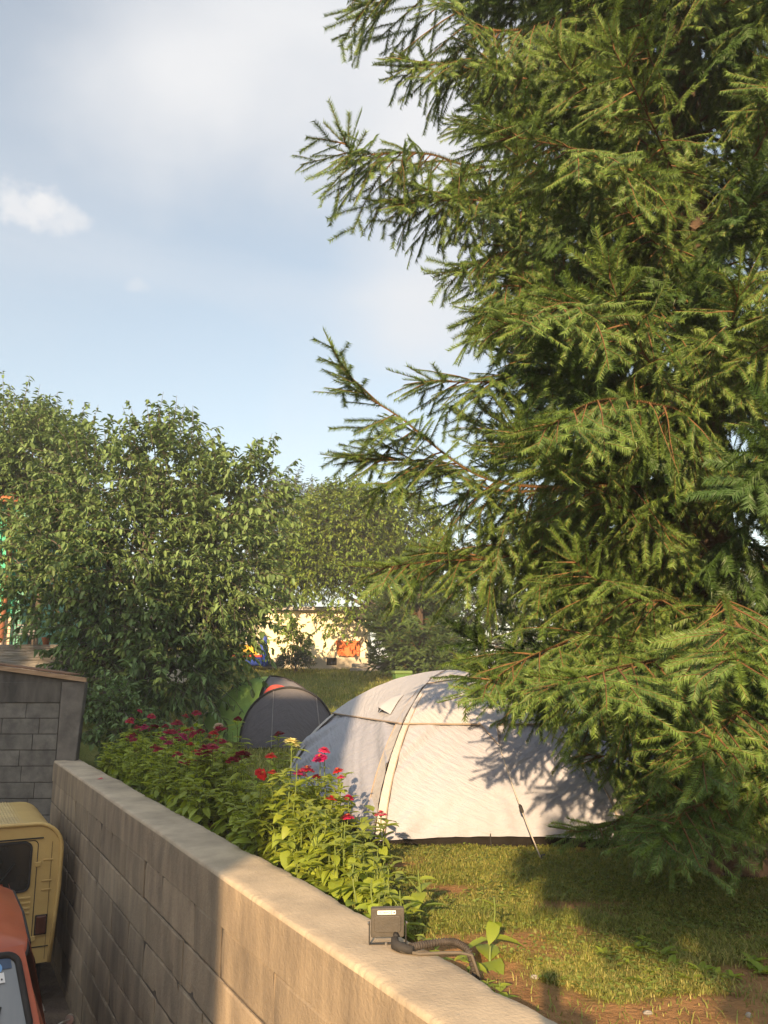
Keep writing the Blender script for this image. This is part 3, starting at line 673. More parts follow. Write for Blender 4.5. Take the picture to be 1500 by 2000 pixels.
# ------------------------------------------------------------------ floodlight on the wall
def floodlight():
    p = at_z(757, 1846, .0)
    t = thing('floodlight', 'small grey floodlight on a black bracket standing on the sunlit wall top, seen from behind', 'floodlight', (p[0], p[1], 0), R(4))
    w, h = .064, .055; zc = .080
    def tilt(o): o.rotation_euler = (R(9), 0, 0); o.location = (0, 0, zc); return o
    b = MB(); b.prism(rrect(-w, w, -h, h, .007), 'y', -.004, .020); hd = tilt(b.build('housing', flood_m, t, bevel=.003))
    r2 = MB().prism(rrect(-w * .8, w * .8, -h * .62, h * .52, .01), 'y', -.010, -.0035); r2.build('back_plate', flood_m, hd, bevel=.003)
    MB().prism(rrect(-w * .9, w * .9, -h * .9, h * .9, .006), 'y', .0195, .023).build('lens', mat('flood_glass', (.5, .5, .48), None, 9, .15), hd)
    lb = MB().prism(rrect(-w * .62, w * .48, h * .60, h * .86, .002), 'y', -.0055, -.004).build('rating_label', white_label, hd)
    mk = MB()
    for k in range(9): mk.box(-w * .56 + .0042 * k, -w * .56 + .0042 * k + random.uniform(.0015, .003), -.0062, -.0056, h * .68, h * random.uniform(.72, .80))
    for k in range(3):
        x = w * (.10 + .13 * k)
        if k < 2: mk.tube([(x + .003 * math.cos(a), -.0058, h * .73 + .0045 * math.sin(a)) for a in np.linspace(R(60), R(300), 8)], .0008, 4)
        else: mk.box(x - .001, x + .004, -.0062, -.0056, h * .68, h * .78)
    mk.box(w * .21, w * .26, -.0062, -.0056, h * .72, h * .74); mk.build('label_print', ink_m, lb)
    br = MB()
    for s in (-1, 1): br.box(s * (w + .006) - .0022, s * (w + .006) + .0022, -.008, .010, .006, zc + .004)
    br.box(-w - .008, w + .008, -.008, .010, .004, .008); br.build('bracket', pole_m, t, bevel=.001)
    for s in (-1, 1):
        o = MB().lathe([(.005, 0), (.006, .003), (.003, .005)], 10).build('bolt', chrome_m, t, loc=(s * (w + .008), 0, zc - .002)); o.rotation_euler = (0, s * math.pi / 2, 0)
    bl = MB().lathe([(.006, -.0), (.006, .012), (.003, .014)], 8).build('anchor_bolt', chrome_m, t, loc=(-.006, -.012, .0))
    # cable gland, elbow joint and flexible conduit
    MB().tube([(w * .46, -.016, zc - h * .70), (w * .46, -.030, zc - h * .74), (w * .46, -.040, zc - h * .85)], [.010, .010, .008], 10).build('cable_gland', rubber_m, t, smooth=True)
    el = [(w * .46, -.040, zc - h * .85), (w * .36, -.055, .036), (w * .36, -.075, .022), (.045, -.10, .019), (.085, -.125, .017)]
    MB().tube(el, [.009, .014, .019, .019, .014], 12).build('cable_joint', rubber_m, t, smooth=True)
    ctrl = [Vector((.075, -.11, .022)), Vector((.14, -.075, .022)), Vector((.22, -.055, .024)), Vector((.265, -.075, .020)), Vector((.30, -.105, -.01)), Vector((.325, -.125, -.12))]
    pts = []; rad = []
    n = 150
    for i in range(n + 1):
        s = i / n * (len(ctrl) - 1); k = min(int(s), len(ctrl) - 2); f = s - k
        a, b_, c_, d = ctrl[max(k - 1, 0)], ctrl[k], ctrl[k + 1], ctrl[min(k + 2, len(ctrl) - 1)]
        pts.append(.5 * ((2 * b_) + (c_ - a) * f + (2 * a - 5 * b_ + 4 * c_ - d) * f * f + (3 * b_ - a - 3 * c_ + d) * f ** 3)); rad.append(.0145 if i % 4 in (0, 1) else .011)
    cd = MB().tube(pts, rad, 12).build('conduit', conduit_m, t, smooth=False)
    cb = MB().tube([(.04, -.11, .012), (.11, -.135, .007), (.2, -.125, .006), (.26, -.128, .006), (.30, -.138, .0), (.335, -.145, -.10)], .0065, 8).build('cable', mat('dusty_cable', (.10, .085, .065), None, 9, .7), t, smooth=True)
floodlight()
pt_ = at_z(195, 1523, .0)
fp = MB().add([(-.03, 0, .004), (.0, -.018, .008), (.034, .002, .012), (.01, .02, .02), (-.01, .012, .004)], [(0, 1, 2, 3), (0, 3, 4)])
tag(fp.build('fallen_petal', mat('petal_fallen', (.42, .03, .06), None, 9, .6), loc=tuple(pt_)), 'fallen crimson petal lying on the shaded end of the wall top', 'petal')

# ------------------------------------------------------------------ buildings and things at the back
def cream_building():
    Y = 28.2; gz = ground_z(-3, Y); zt = at(540, 1193, Y)[2]; zp = at(640, 1284, Y)[2]
    x1 = at(718, 1250, Y)[0]
    t = thing('cream_building', 'long low cream rendered building with a grey plinth seen behind the trees', 'building', (0, 0, 0))
    MB().box(-17, x1, Y, Y + 6, zp, zt).build('wall', house_cream, t)
    MB().box(-17, x1 + .02, Y - .06, Y + 6, gz - .4, zp).build('plinth', plinth_m, t)
    MB().add([(-17.3, Y - .3, zt + .002), (x1 + .3, Y - .3, zt + .002), (x1 + .3, Y + 6.3, zt + .5), (-17.3, Y + 6.3, zt + .5), (-17.3, Y - .3, zt + .12), (x1 + .3, Y - .3, zt + .12), (x1 + .3, Y + 6.3, zt + .62), (-17.3, Y + 6.3, zt + .62)], [(0, 3, 2, 1), (4, 5, 6, 7), (0, 1, 5, 4), (1, 2, 6, 5), (2, 3, 7, 6), (3, 0, 4, 7)]).build('roof', mat('pale_roof', (.45, .42, .38), None, 4, .8), t)
    a, b = at(638, 1299, Y - .06), at(658, 1284, Y - .06)
    w = MB().box(a[0], b[0], Y - .075, Y - .062, a[2], b[2] - .02).build('cellar_window', glass_dark, t)
    MB().box(a[0] - .03, a[0], Y - .085, Y - .062, a[2] - .03, b[2]).box(b[0], b[0] + .03, Y - .085, Y - .062, a[2] - .03, b[2]).build('window_frame', plinth_m, w)
    # orange cloth hung against the wall
    V = []; P = []
    a, b = at(655, 1280, Y - .1), at(704, 1250, Y - .1)
    for i in range(17):
        u = i / 16; row = []
        for j in range(11):
            v = j / 10; x = a[0] + (b[0] - a[0]) * (u * (1 - .16 * (1 - v)) + .0) + .10 * (1 - v) * .9; z = a[2] - .02 + (b[2] - a[2]) * v + .05 * fbm(u * 4, v * 2, 3)
            row.append((x, Y - .14 + .08 * fbm(u * 5, v * 3, 1), z))
        P.append(row)
    tag(MB().grid(P).build('hanging_cloth', orange_tarp, smooth=True), 'crumpled orange cloth hanging on the cream wall between walnut and dark conifer', 'cloth')
    # pale slabs beside the plinth
    q = at(715, 1312, 26.6)
    s = MB()
    for k in range(3): s.box(q[0] - .55 + .05 * k, q[0] + .6 - .04 * k, 26.4, 27.1, q[2] - .12 + .13 * k, q[2] - .01 + .13 * k)
    tag(s.build('slab_stack', stone_m, bevel=.01), 'low stack of pale slabs on the grass at the foot of the cream building', 'slabs')
cream_building()

def green_house():
    Y = 17.0; c = at(22, 1240, Y); gz = 1.3; zt = at(10, 985, Y)[2]
    t = thing('turquoise_house', 'turquoise rendered house with orange eaves at the left edge behind the cherry tree', 'house', (0, 0, 0))
    x1 = c[0]; MB().box(x1 - 7, x1 - .04, Y, Y + .06, gz, zt).box(x1 - 7, x1 - .04, Y + .06, Y + 6, gz, zt).build('wall', teal_m, t)
    MB().box(x1 - .04, x1 + .14, Y + .10, Y + 6, gz, zt).build('side_wall', mat('turquoise_shaded_side', (.12, .30, .24), (.10, .26, .2), 5, .8), t)  # side face coloured a darker turquoise to stand for its shade
    MB().box(x1 - 7, x1 - .02, Y - .03, Y - .002, gz - .2, at(5, 1205, Y)[2]).build('plinth', mat('house_plinth', (.50, .40, .30), None, 2, .9), t)
    MB().add([(x1 - 7.4, Y - .3, zt), (x1 + .02, Y - .3, zt), (x1 + .02, Y + 6.5, zt), (x1 - 7.4, Y + 6.5, zt), (x1 - 7.4, Y - .3, zt + .10), (x1 + .02, Y - .3, zt + .10), (x1 - 2.5, Y + 3, zt + 1.7), (x1 - 5, Y + 3, zt + 1.7), (x1 + .02, Y + 6.5, zt + .10), (x1 - 7.4, Y + 6.5, zt + .10)], [(0, 3, 2, 1), (0, 1, 5, 4), (4, 5, 6, 7), (5, 8, 6), (8, 9, 7, 6), (9, 4, 7), (1, 2, 8, 5), (3, 0, 4, 9), (2, 3, 9, 8)]).build('roof', rooftile_m, t)
    a, b = at(17, 1100, Y - .12), at(3, 1246, Y - .12); top = at(19, 990, Y - .12)
    MB().tube([top, a, (a[0] - .02, Y - .12, b[2]), (a[0] - .02, Y - .2, b[2] - .06)], .055, 10).build('downpipe', copper_m, t, smooth=True)
    wd = at(-60, 1120, Y); MB().box(wd[0] - .5, wd[0] + .5, Y - .02, Y - .001, wd[2] - .5, wd[2] + .5).build('window', glass_dark, t)
    # terrace wall
    Yw = 15.4; tl, tr = at(0, 1251, Yw), at(112, 1259, Yw); br_ = at(60, 1305, Yw)
    s = MB(); P = []
    for i in range(60):
        x = tl[0] - 5 + (tr[0] - tl[0] + 5 + .15) * i / 59; row = []
        for j in range(110):
            z = .5 + (tr[2] - .5) * j / 109; row.append((x, Yw - .03 + .009 * mnoise.cell(Vector((x * 2.6 + 3.1 * mnoise.cell(Vector((1, 2, j // 2))), j // 2, 0))) + .02 * fbm(x * 3, z * 14), z))
        P.append(row)
    s.grid(P, True)
    xl, xr = tl[0] - 5, tr[0] + .15
    s.box(xl, xr, Yw + .06, Yw + .3, .4, tr[2] - .005)
    tag(s.build('stone_wall', stone_m), 'low stacked pale stone terrace wall in front of the turquoise house', 'wall')
    d = MB().box(xl, xr + 1.2, Yw + .3, Y + 6, .9, tr[2] - .03); tag(d.build('terrace', plinth_m), 'raised terrace ground behind the stone wall', 'terrace', kind='structure')
    # garden chair and pot on the terrace edge
    z0 = tr[2] - .03; cp = at(45, 1250, Yw + .55)
    ch = thing('garden_chair', 'grey slatted metal garden chair on the terrace by the copper downpipe', 'chair', (cp[0], Yw + .55, z0), R(12))
    w = .17; hz = .44
    for sx in (-1, 1):
        for sy in (-1, 1): MB().tube([(sx * w, sy * .15, 0), (sx * w, sy * .15, .22 if sy < 0 else hz)], .012, 6).build('leg', metal_dk, ch)
    sb = MB(); [sb.box(-w, w, -.15 + k * .06, -.11 + k * .06, .21, .225) for k in range(5)]; sb.build('seat', metal_dk, ch)
    bb = MB(); [bb.box(-w, w, .14, .155, .25 + k * .055, .28 + k * .055) for k in range(4)]; bb.build('backrest', mat('chair_slat', (.2, .2, .2), None, 9, .6), ch)
    rk = at(22, 1250, Yw + .8)
    rkt = thing('wire_rack', 'upright wire rack leaning by the turquoise corner', 'rack', (rk[0], Yw + .8, z0))
    g = MB(); [g.tube([(-.14, 0, .05 + .075 * k), (.14, 0, .05 + .075 * k)], .006, 5) for k in range(8)]; g.build('wires', metal_dk, rkt)
    g = MB(); [g.tube([(x, 0, 0), (x, 0, .62)], .009, 6) for x in (-.14, 0, .14)]; g.build('frame', metal_dk, rkt)
    pp = at(90, 1254, Yw + .2)
    pot = thing('flower_pot', 'terracotta pot with a small leafy plant on the stone wall', 'pot', (pp[0], Yw + .2, tr[2]))
    MB().lathe([(.05, 0), (.075, .11), (.085, .11), (.085, .14), (.07, .14), (.06, .1)], 18).build('pot_body', terracotta, pot, smooth=True, auto=30)
    return pot, Yw, tr, z0
POT, YW, TWR, TZ = green_house()

def back_toys():
    Y = 26.3; gz = ground_z(-4.3, Y)
    xr = at(514, 1290, Y)[0]; xl = at(418, 1290, Y)[0]
    t = thing('inflatable_castle', 'blue, yellow and red inflatable bouncy castle behind the cherry tree', 'inflatable', ((xl + xr) / 2, Y, gz))
    w = (xr - xl) / 2
    b = MB()
    b.tube([(-w, -.1, .14), (w, -.1, .14)], .14, 12).tube([(-w, -.1, .14), (-w, 1.6, .14)], .14, 12).tube([(w, -.1, .14), (w, 1.6, .14)], .14, 12).tube([(-w, 1.6, .14), (w, 1.6, .14)], .14, 12); b.build('base_tube', blue_vinyl, t, smooth=True)
    MB().tube([(-w + .2, -.12, .30), (w, -.12, .30)], .045, 8).build('red_edge', red_vinyl, t, smooth=True)
    for x in (-w, w):
        MB().lathe([(.10, .25), (.12, .3), (.12, .88), (.10, .94), (.03, .97)], 14, (x, .0, 0)).build('corner_post', blue_vinyl, t, smooth=True)
    P = [[(-w + .1 + (2 * w - .35) * u, .35 + .5 * v, .25 + .45 * v + .12 * math.sin(u * 9) * (1 - v)) for v in np.linspace(0, 1, 7)] for u in np.linspace(0, 1, 24)]
    MB().grid(P).build('slide_bed', yellow_vinyl, t, smooth=True)
    g = at(785, 1322, 12.9)
    gzz = ground_z(g[0], 12.9)
    bt = thing('garden_bin', 'bright green lidded plastic bin standing behind the pale tent', 'bin', (g[0], 12.9, gzz), R(12))
    hh = at(785, 1310, 12.9)[2] - gzz
    MB().add([(-.10, -.09, 0), (.10, -.09, 0), (.10, .09, 0), (-.10, .09, 0), (-.125, -.11, hh - .05), (.125, -.11, hh - .05), (.125, .11, hh - .05), (-.125, .11, hh - .05)], [(0, 3, 2, 1), (4, 5, 6, 7), (0, 1, 5, 4), (1, 2, 6, 5), (2, 3, 7, 6), (3, 0, 4, 7)]).build('bin_body', green_plastic, bt, bevel=.01)
    MB().box(-.14, .14, -.125, .125, hh - .048, hh).build('lid', mat('green_lid', (.13, .20, .06), None, 4, .5), bt, bevel=.012)
    MB().box(-.012, .012, -.122, -.11, .1, hh - .06).build('rib', green_plastic, bt)
back_toys()

# ------------------------------------------------------------------ foliage builders (numpy)
def nrm(a): return a / np.maximum(1e-9, np.linalg.norm(a, axis=-1, keepdims=True))
def leaves_mesh(base, d, up, ln, wid, fold=.22, droop=.18, detailed=False):
    """returns V, quads, tris"""
    N_ = len(base); d = nrm(d); side = nrm(np.cross(d, up)); n = nrm(np.cross(side, d)); ln = ln[:, None]; w = wid[:, None]
    def P(a, s, f, dr): return base + d * ln * a + side * w * s + n * (w * f - ln * dr)
    if not detailed:
        V = np.stack([base, P(.30, .5, fold, .02), P(.68, .40, fold * .8, droop * .5), P(1, 0, 0, droop), P(.68, -.40, fold * .8, droop * .5), P(.30, -.5, fold, .02)], 1).reshape(-1, 3)
        o = np.arange(N_)[:, None] * 6; Q = np.concatenate([o + np.array([[0, 1, 2, 3]]), o + np.array([[0, 3, 4, 5]])]); return V, [Q], 6
    V = np.stack([base, P(.22, 0, 0, .0), P(.52, 0, 0, droop * .25), P(.8, 0, 0, droop * .6), P(1, 0, 0, droop), P(.22, .46, fold, 0), P(.5, .5, fold, droop * .22), P(.78, .33, fold * .7, droop * .55), P(.22, -.46, fold, 0), P(.5, -.5, fold, droop * .22), P(.78, -.33, fold * .7, droop * .55)], 1).reshape(-1, 3)
    o = np.arange(N_)[:, None] * 11
    Q = np.concatenate([o + np.array([q]) for q in ([1, 5, 6, 2], [2, 6, 7, 3], [2, 9, 8, 1], [3, 10, 9, 2])]); T = np.concatenate([o + np.array([q]) for q in ([0, 5, 1], [3, 7, 4], [0, 1, 8], [3, 4, 10])])
    return V, [Q, T], 11
def twig_quads(P0, P1, r0, r1):
    """3-sided prisms for segment arrays"""
    d = nrm(P1 - P0); ref = np.where(np.abs(d[:, 2:3]) > .9, np.array([[1., 0, 0]]), np.array([[0, 0, 1.]])); a = nrm(np.cross(d, ref)); b = np.cross(d, a)
    vs = []
    for P, r in ((P0, r0), (P1, r1)):
        for k in range(3):
            t = 2 * math.pi * k / 3; vs.append(P + (a * math.cos(t) + b * math.sin(t)) * r[:, None])
    V = np.stack(vs, 1).reshape(-1, 3); o = np.arange(len(P0))[:, None] * 6
    Q = np.concatenate([o + np.array([[k, (k + 1) % 3, 3 + (k + 1) % 3, 3 + k]]) for k in range(3)]); return V, Q

# ---- spruce branches
def branch_mesh(name, path, seed, dens=620, sec_step=.064, ter_step=.072, nl=.034, nw=.0042, hang=1.0, sec_scale=1.0, lift=0.0, coarse=1.0, tmul=1.0, bare=.08, r0=.014, wild=1.0):
    r = np.random.default_rng(seed); path = np.array(path, float)
    seg = np.linalg.norm(np.diff(path, axis=0), axis=1); cum = np.concatenate([[0], np.cumsum(seg)]); L_ = cum[-1]
    def P(s): return np.array([np.interp(s * L_, cum, path[:, k]) for k in range(3)])
    def T(s): v = P(min(1, s + .03)) - P(max(0, s - .03)); return v / np.linalg.norm(v)
    S0, S1, ST, SL, SN = [], [], [], [], []   # needle segments
    W0_, W1_, R0, R1 = [], [], [], []
    def wood(a, b, ra, rb): W0_.append(a); W1_.append(b); R0.append(ra); R1.append(rb)
    def shoot(a, b, tone, l=1.0, n=None): S0.append(a); S1.append(b); ST.append(tone); SL.append(l); SN.append(n if n is not None else np.array((0, 0, 1.)))
    ns = int(L_ / .05)
    rad = lambda s: .8 * r0 * (1 - s) ** .8 * max(.6, L_ / 2.2) + .003
    for i in range(ns):
        a, b = i / ns, (i + 1) / ns; wood(P(a), P(b), rad(a), rad(b))
        if a > .18: shoot(P(a), P(b), .25 + .5 * a * r.random(), 1.0)
    U = np.array((0, 0, 1.))
    s = bare + .02; side = 1
    while s < 1.0:
        t = T(s); S = np.cross(t, U); S /= np.linalg.norm(S); up = np.cross(S, t)
        h = hang * (1.0 - .72 * s ** 2.2)
        side = -side; fr = .45 + .35 * s + .25 * r.random()
        lat = .72 + .3 * r.random(); dn = h * (.45 + .95 * r.random())
        if r.random() < .22 * wild: lat *= .3; dn = -.35 * r.random() if s > .5 else dn * 1.1
        d = t * fr + S * side * lat - U * dn + up * (.12 + lift) * s + r.normal(0, .13, 3); d /= np.linalg.norm(d)
        ln = sec_scale * (L_ * .32 * (1 - s) ** .45 * (.55 + .6 * r.random()) * min(1, .45 + 1.6 * s) + .10)
        m = max(4, int(ln / .05)); p = P(s).copy(); dd = d.copy(); pts = [p.copy()]
        for k in range(m):
            dd = dd + np.array((0, 0, -.075 * h)) + r.normal(0, .03, 3); dd /= np.linalg.norm(dd); p = p + dd * ln / m; pts.append(p.copy())
        nrmv = np.cross(dd, S + U * .3 + r.normal(0, .25, 3)); nrmv = np.cross(dd, np.cross(dd, U + r.normal(0, .4, 3)) ); nrmv /= max(1e-6, np.linalg.norm(nrmv))
        for k in range(m):
            f = k / m; wood(pts[k], pts[k + 1], .0045 * (1 - f) + .0018, .0045 * (1 - f - 1 / m) + .0018)
            if f > .1: shoot(pts[k], pts[k + 1], .1 + .7 * f * r.random(), 1.0, nrmv)
        # tertiary shoots, herringbone
        q = .10 + .05 * r.random(); sd = 1
        while q < .97:
            k = min(m - 1, int(q * m)); fpos = q * m - k; bp = pts[k] * (1 - fpos) + pts[k + 1] * fpos; td = pts[k + 1] - pts[k]; td = td / np.linalg.norm(td)
            B = np.cross(td, nrmv); B /= max(1e-6, np.linalg.norm(B)); sd = -sd
            dv = td * (.75 + .2 * r.random()) + B * sd * (.62 + .25 * r.random()) - U * .18 * h + r.normal(0, .12, 3); dv /= np.linalg.norm(dv)
            tl = (.12 + .15 * r.random()) * (1.15 - .55 * q) * min(1.25, .6 + ln * 1.6) * coarse ** .5
            b1 = bp + dv * tl * .5; dv2 = dv + np.array((0, 0, -.16 * h)) + td * .1; dv2 /= np.linalg.norm(dv2); b2 = b1 + dv2 * tl * .5
            to = r.random(); tone0 = .1 + .45 * to; wood(bp, b1, .0017, .0014); wood(b1, b2, .0014, .001)
            nv_ = nrmv + r.normal(0, .25, 3); shoot(bp, b1, tone0, 1, nv_); shoot(b1, b2, min(1, tone0 + .35), 1, nv_)
            q += ter_step * coarse / max(.05, ln) * (.8 + .4 * r.random())
        s += sec_step * coarse / L_ * (.75 + .5 * r.random()) * (1.15 - .4 * s)
    # fan of shoots at the tip
    tp = P(1); t = T(1); S = np.cross(t, U); S /= np.linalg.norm(S)
    for k in range(5):
        a = (k - 2) * .5; d = t * math.cos(a) + S * math.sin(a) + U * (.15 + .2 * r.random()); d /= np.linalg.norm(d); l = .24 - .03 * abs(k - 2); st = tp - t * .06 * abs(k - 2)
        shoot(st, st + d * l, .85); wood(st, st + d * l, .002, .001)
    S0, S1 = np.array(S0), np.array(S1); ST = np.array(ST) * tmul; SL = np.array(SL)
    ln = np.linalg.norm(S1 - S0, axis=1); cnt = np.maximum(3, (ln * dens / coarse).astype(int)); idx = np.repeat(np.arange(len(S0)), cnt); N_ = len(idx)
    first = np.concatenate([[0], np.cumsum(cnt)[:-1]]); k_ = np.arange(N_) - first[idx]
    f = (k_ + .3 + .4 * r.random(N_)) / cnt[idx]; ax = nrm(S1 - S0)[idx]; base = S0[idx] + (S1 - S0)[idx] * f[:, None]
    nn = np.array(SN)[idx]; Bv = nrm(np.cross(ax, nn)); Nv = nrm(np.cross(Bv, ax)); kind = k_ % 5
    sgn = np.where(k_ % 2 == 0, 1., -1.)[:, None]
    pr = nrm(Bv * sgn * np.where(kind == 4, .25, 1.0)[:, None] + Nv * np.where(kind == 4, 1.0, .22 + .3 * r.random(N_))[:, None] + r.normal(0, .10, (N_, 3)))
    ang = np.radians(46 + 14 * r.random(N_))[:, None]; nd = ax * np.cos(ang) + pr * np.sin(ang)
    le = (nl * math.sqrt(coarse) * (.85 + .25 * r.random(N_)))[:, None]; wv = nrm(np.cross(nd, Nv * .8 + r.normal(0, .5, (N_, 3)))) * nw * coarse ** .8 * .5
    tip = base + nd * le; mid_ = base + nd * le * .55
    V = np.stack([base - wv * .8, base + wv * .8, mid_ + wv, tip, mid_ - wv], 1)
    V = np.stack([base - wv, base + wv, tip], 1).reshape(-1, 3)
    Fn = np.arange(N_ * 3).reshape(-1, 3); tone = np.repeat(np.clip(ST[idx] + r.normal(0, .12, N_), 0, 1), 3)
    Wv, Wq = twig_quads(np.array(W0_), np.array(W1_), np.array(R0), np.array(R1))
    VV = np.concatenate([V, Wv]); tone = np.concatenate([tone, np.zeros(len(Wv))])
    return fast_mesh(name, VV, [Fn, Wq + len(V)], False, [needle_m, twig_m], np.concatenate([np.zeros(len(Fn)), np.ones(len(Wq))]), tone)

def branch_path(L_, seed, droop=.16, up=.10):
    r = np.random.default_rng(seed); y = 0; pts = []
    a, b = r.normal(0, .05, 2)
    for k in range(15):
        s = k / 14; pts.append((L_ * s * (1 - .04 * s), L_ * (a * s + b * s * s), L_ * (.10 * s - droop * 2.1 * s ** 1.6 + (droop * 1.2 + up) * s ** 3.2)))
    return pts
def hero_path(p0, wp, n=15):
    P = [np.array(p0, float)] + [np.array(w, float) for w in wp]; out = []
    m = len(P) - 1
    for i in range(n * m + 1):
        s = i / n; k = min(int(s), m - 1); f = s - k; a, b, c, d = P[max(k - 1, 0)], P[k], P[k + 1], P[min(k + 2, m)]
        out.append(.5 * (2 * b + (c - a) * f + (2 * a - 5 * b + 4 * c - d) * f * f + (3 * b - a - 3 * c + d) * f ** 3))
    return out

SX, SY = 2.10, 5.25
def big_spruce():
    r = np.random.default_rng(11)
    t = thing('spruce_tree', 'tall green spruce filling the right of the view, its drooping branches brushing the pale tent', 'tree', (SX, SY, -.15))
    tr = MB().tube([(.0, 0, -.1), (.02, .01, .3), (-.01, .02, 2.5), (.03, 0, 5), (0, .02, 8), (.02, 0, 12.2)], [.23, .19, .155, .125, .08, .012], 14); tr.build('trunk', bark_m, t, smooth=True)
    V = {}
    for k, (L_, dr) in enumerate(((1.15, .10), (1.15, .22), (1.5, .12), (1.5, .24), (1.85, .12), (1.85, .18), (1.85, .25), (2.2, .13), (2.2, .18), (2.2, .22))):
        V.setdefault(L_, []).append(branch_mesh('branch', branch_path(L_, k + 3, dr, .09 + .05 * (k % 3)), 100 + k, hang=1.15 if k % 2 else .9))
    sizes = sorted(V)
    n = 0; camaz = math.atan2(-SY, -SX)
    def env(z, daz):
        base = np.interp(z, [0.2, .6, 1.0, 1.5, 2.3, 3.2, 4.2, 5, 6.5, 8, 10, 12], [.55, .75, 1.15, 1.7, 1.8, 1.5, 1.4, 1.55, 1.65, 1.5, .9, .3]) + .35 * max(0, math.sin(daz)) * (z > 1.2)
        return base
    zs = np.linspace(.62, 7.2, 77)
    for i, z in enumerate(zs):
        if i % 5 == 4: da = r.uniform(math.pi * .5, math.pi * 1.5)
        else:
            da = -1.9 + 3.4 * ((i * .618034) % 1.0) + r.normal(0, .1)
        az = camaz + da; L_ = env(z, da) * r.uniform(.80, 1.10)
        s = min(sizes, key=lambda q: abs(q - L_)); me = V[s][r.integers(len(V[s]))]
        o = link('branch', me, t, (0.05 * math.cos(az), .05 * math.sin(az), z)); k = L_ / s; o.scale = (k, max(.85, k), max(.85, k))
        o.rotation_euler = (r.normal(0, .22), r.normal(-.02 if z > 4 else (.06 if z > 1.7 else .24), .08), az)
    base = Vector((SX, SY, -.15))
    def hero(z, wp, seed, **kw):
        p0 = np.array((SX, SY, z)); me = branch_mesh('branch', [np.array(p) - np.array((SX, SY, -.15)) for p in hero_path(p0, wp)], seed, **kw); link('branch', me, t)
    hero(5.0, [at(980, 322, 5.15), at(830, 300, 4.90), at(700, 300, 4.75), at(672, 272, 4.65)], 201, hang=1.6, sec_scale=1.15, wild=1.2, sec_step=.05)
    hero(4.75, [at(1060, 400, 5.1), at(920, 390, 4.9), at(780, 400, 4.75)], 221, hang=1.6, sec_step=.055)
    hero(4.3, [at(1090, 490, 5.0), at(1000, 490, 4.8), at(900, 530, 4.7)], 222, hang=1.6, sec_step=.055)
    hero(5.8, [at(1060, 150, 5.0), at(940, 120, 4.8), at(800, 130, 4.7)], 223, hang=1.4, sec_step=.055)
    hero(1.95, [at(1180, 962, 5.05), at(950, 935, 4.75), at(780, 815, 4.60), at(705, 765, 4.55), at(664, 712, 4.55)], 202, hang=1.1, sec_scale=.75, bare=.3)
    hero(3.15, [at(1100, 725, 5.05), at(960, 745, 4.85), at(830, 745, 4.80)], 203, hang=1.2, bare=.25)
    hero(1.75, [at(1150, 1230, 4.75), at(1020, 1290, 4.50), at(930, 1352, 4.35)], 204, hang=.9, sec_scale=.8)
    hero(.75, [at(1270, 1560, 4.85), at(1190, 1610, 4.65), at(1140, 1625, 4.55)], 205, hang=.8, sec_scale=.8)
    hero(1.0, [at(1400, 1530, 4.3), at(1340, 1580, 3.9), at(1295, 1640, 3.65)], 206, hang=.9, sec_scale=.8)
    hero(2.0, [at(1000, 1085, 4.95), at(850, 1095, 4.75), at(745, 1110, 4.65)], 207, hang=1.0)
    hero(2.3, [at(1000, 960, 4.95), at(850, 905, 4.85), at(705, 900, 4.75)], 208, hang=1.2)
    hero(6.2, [at(1000, 60, 4.85), at(820, -20, 4.65), at(700, 15, 4.55)], 209, hang=1.1)
    hero(1.2, [at(1330, 1280, 4.35), at(1220, 1300, 3.85), at(1110, 1330, 3.60)], 210, hang=.9)
    hero(1.6, [at(1420, 1180, 4.15), at(1430, 1240, 3.55), at(1440, 1300, 3.30)], 211, hang=1.0)
    hero(1.0, [at(1480, 1440, 4.35), at(1490, 1490, 4.05), at(1480, 1550, 3.95)], 212, hang=.9)
    hero(.95, [at(1450, 1380, 4.15), at(1400, 1420, 3.75), at(1370, 1500, 3.55)], 213, hang=.9)
    hero(4.1, [at(1120, 560, 4.85), at(980, 560, 4.65), at(950, 640, 4.55)], 214, hang=1.4)
    hero(4.9, [at(1250, 330, 4.6), at(1120, 290, 4.2), at(960, 260, 4.0)], 217, hang=1.1)
    hero(3.6, [at(1250, 620, 4.5), at(1100, 600, 4.0), at(980, 640, 3.8)], 218, hang=1.1)
    hero(2.7, [at(1330, 800, 4.4), at(1180, 780, 3.9), at(1060, 840, 3.7)], 219, hang=1.1)
    # upper crown above the frame
    P = []
    vs = []; fs = []
    Vv, Ff, Tt, Mi = [], [], [], []; o = 0
    mt = MB(); 
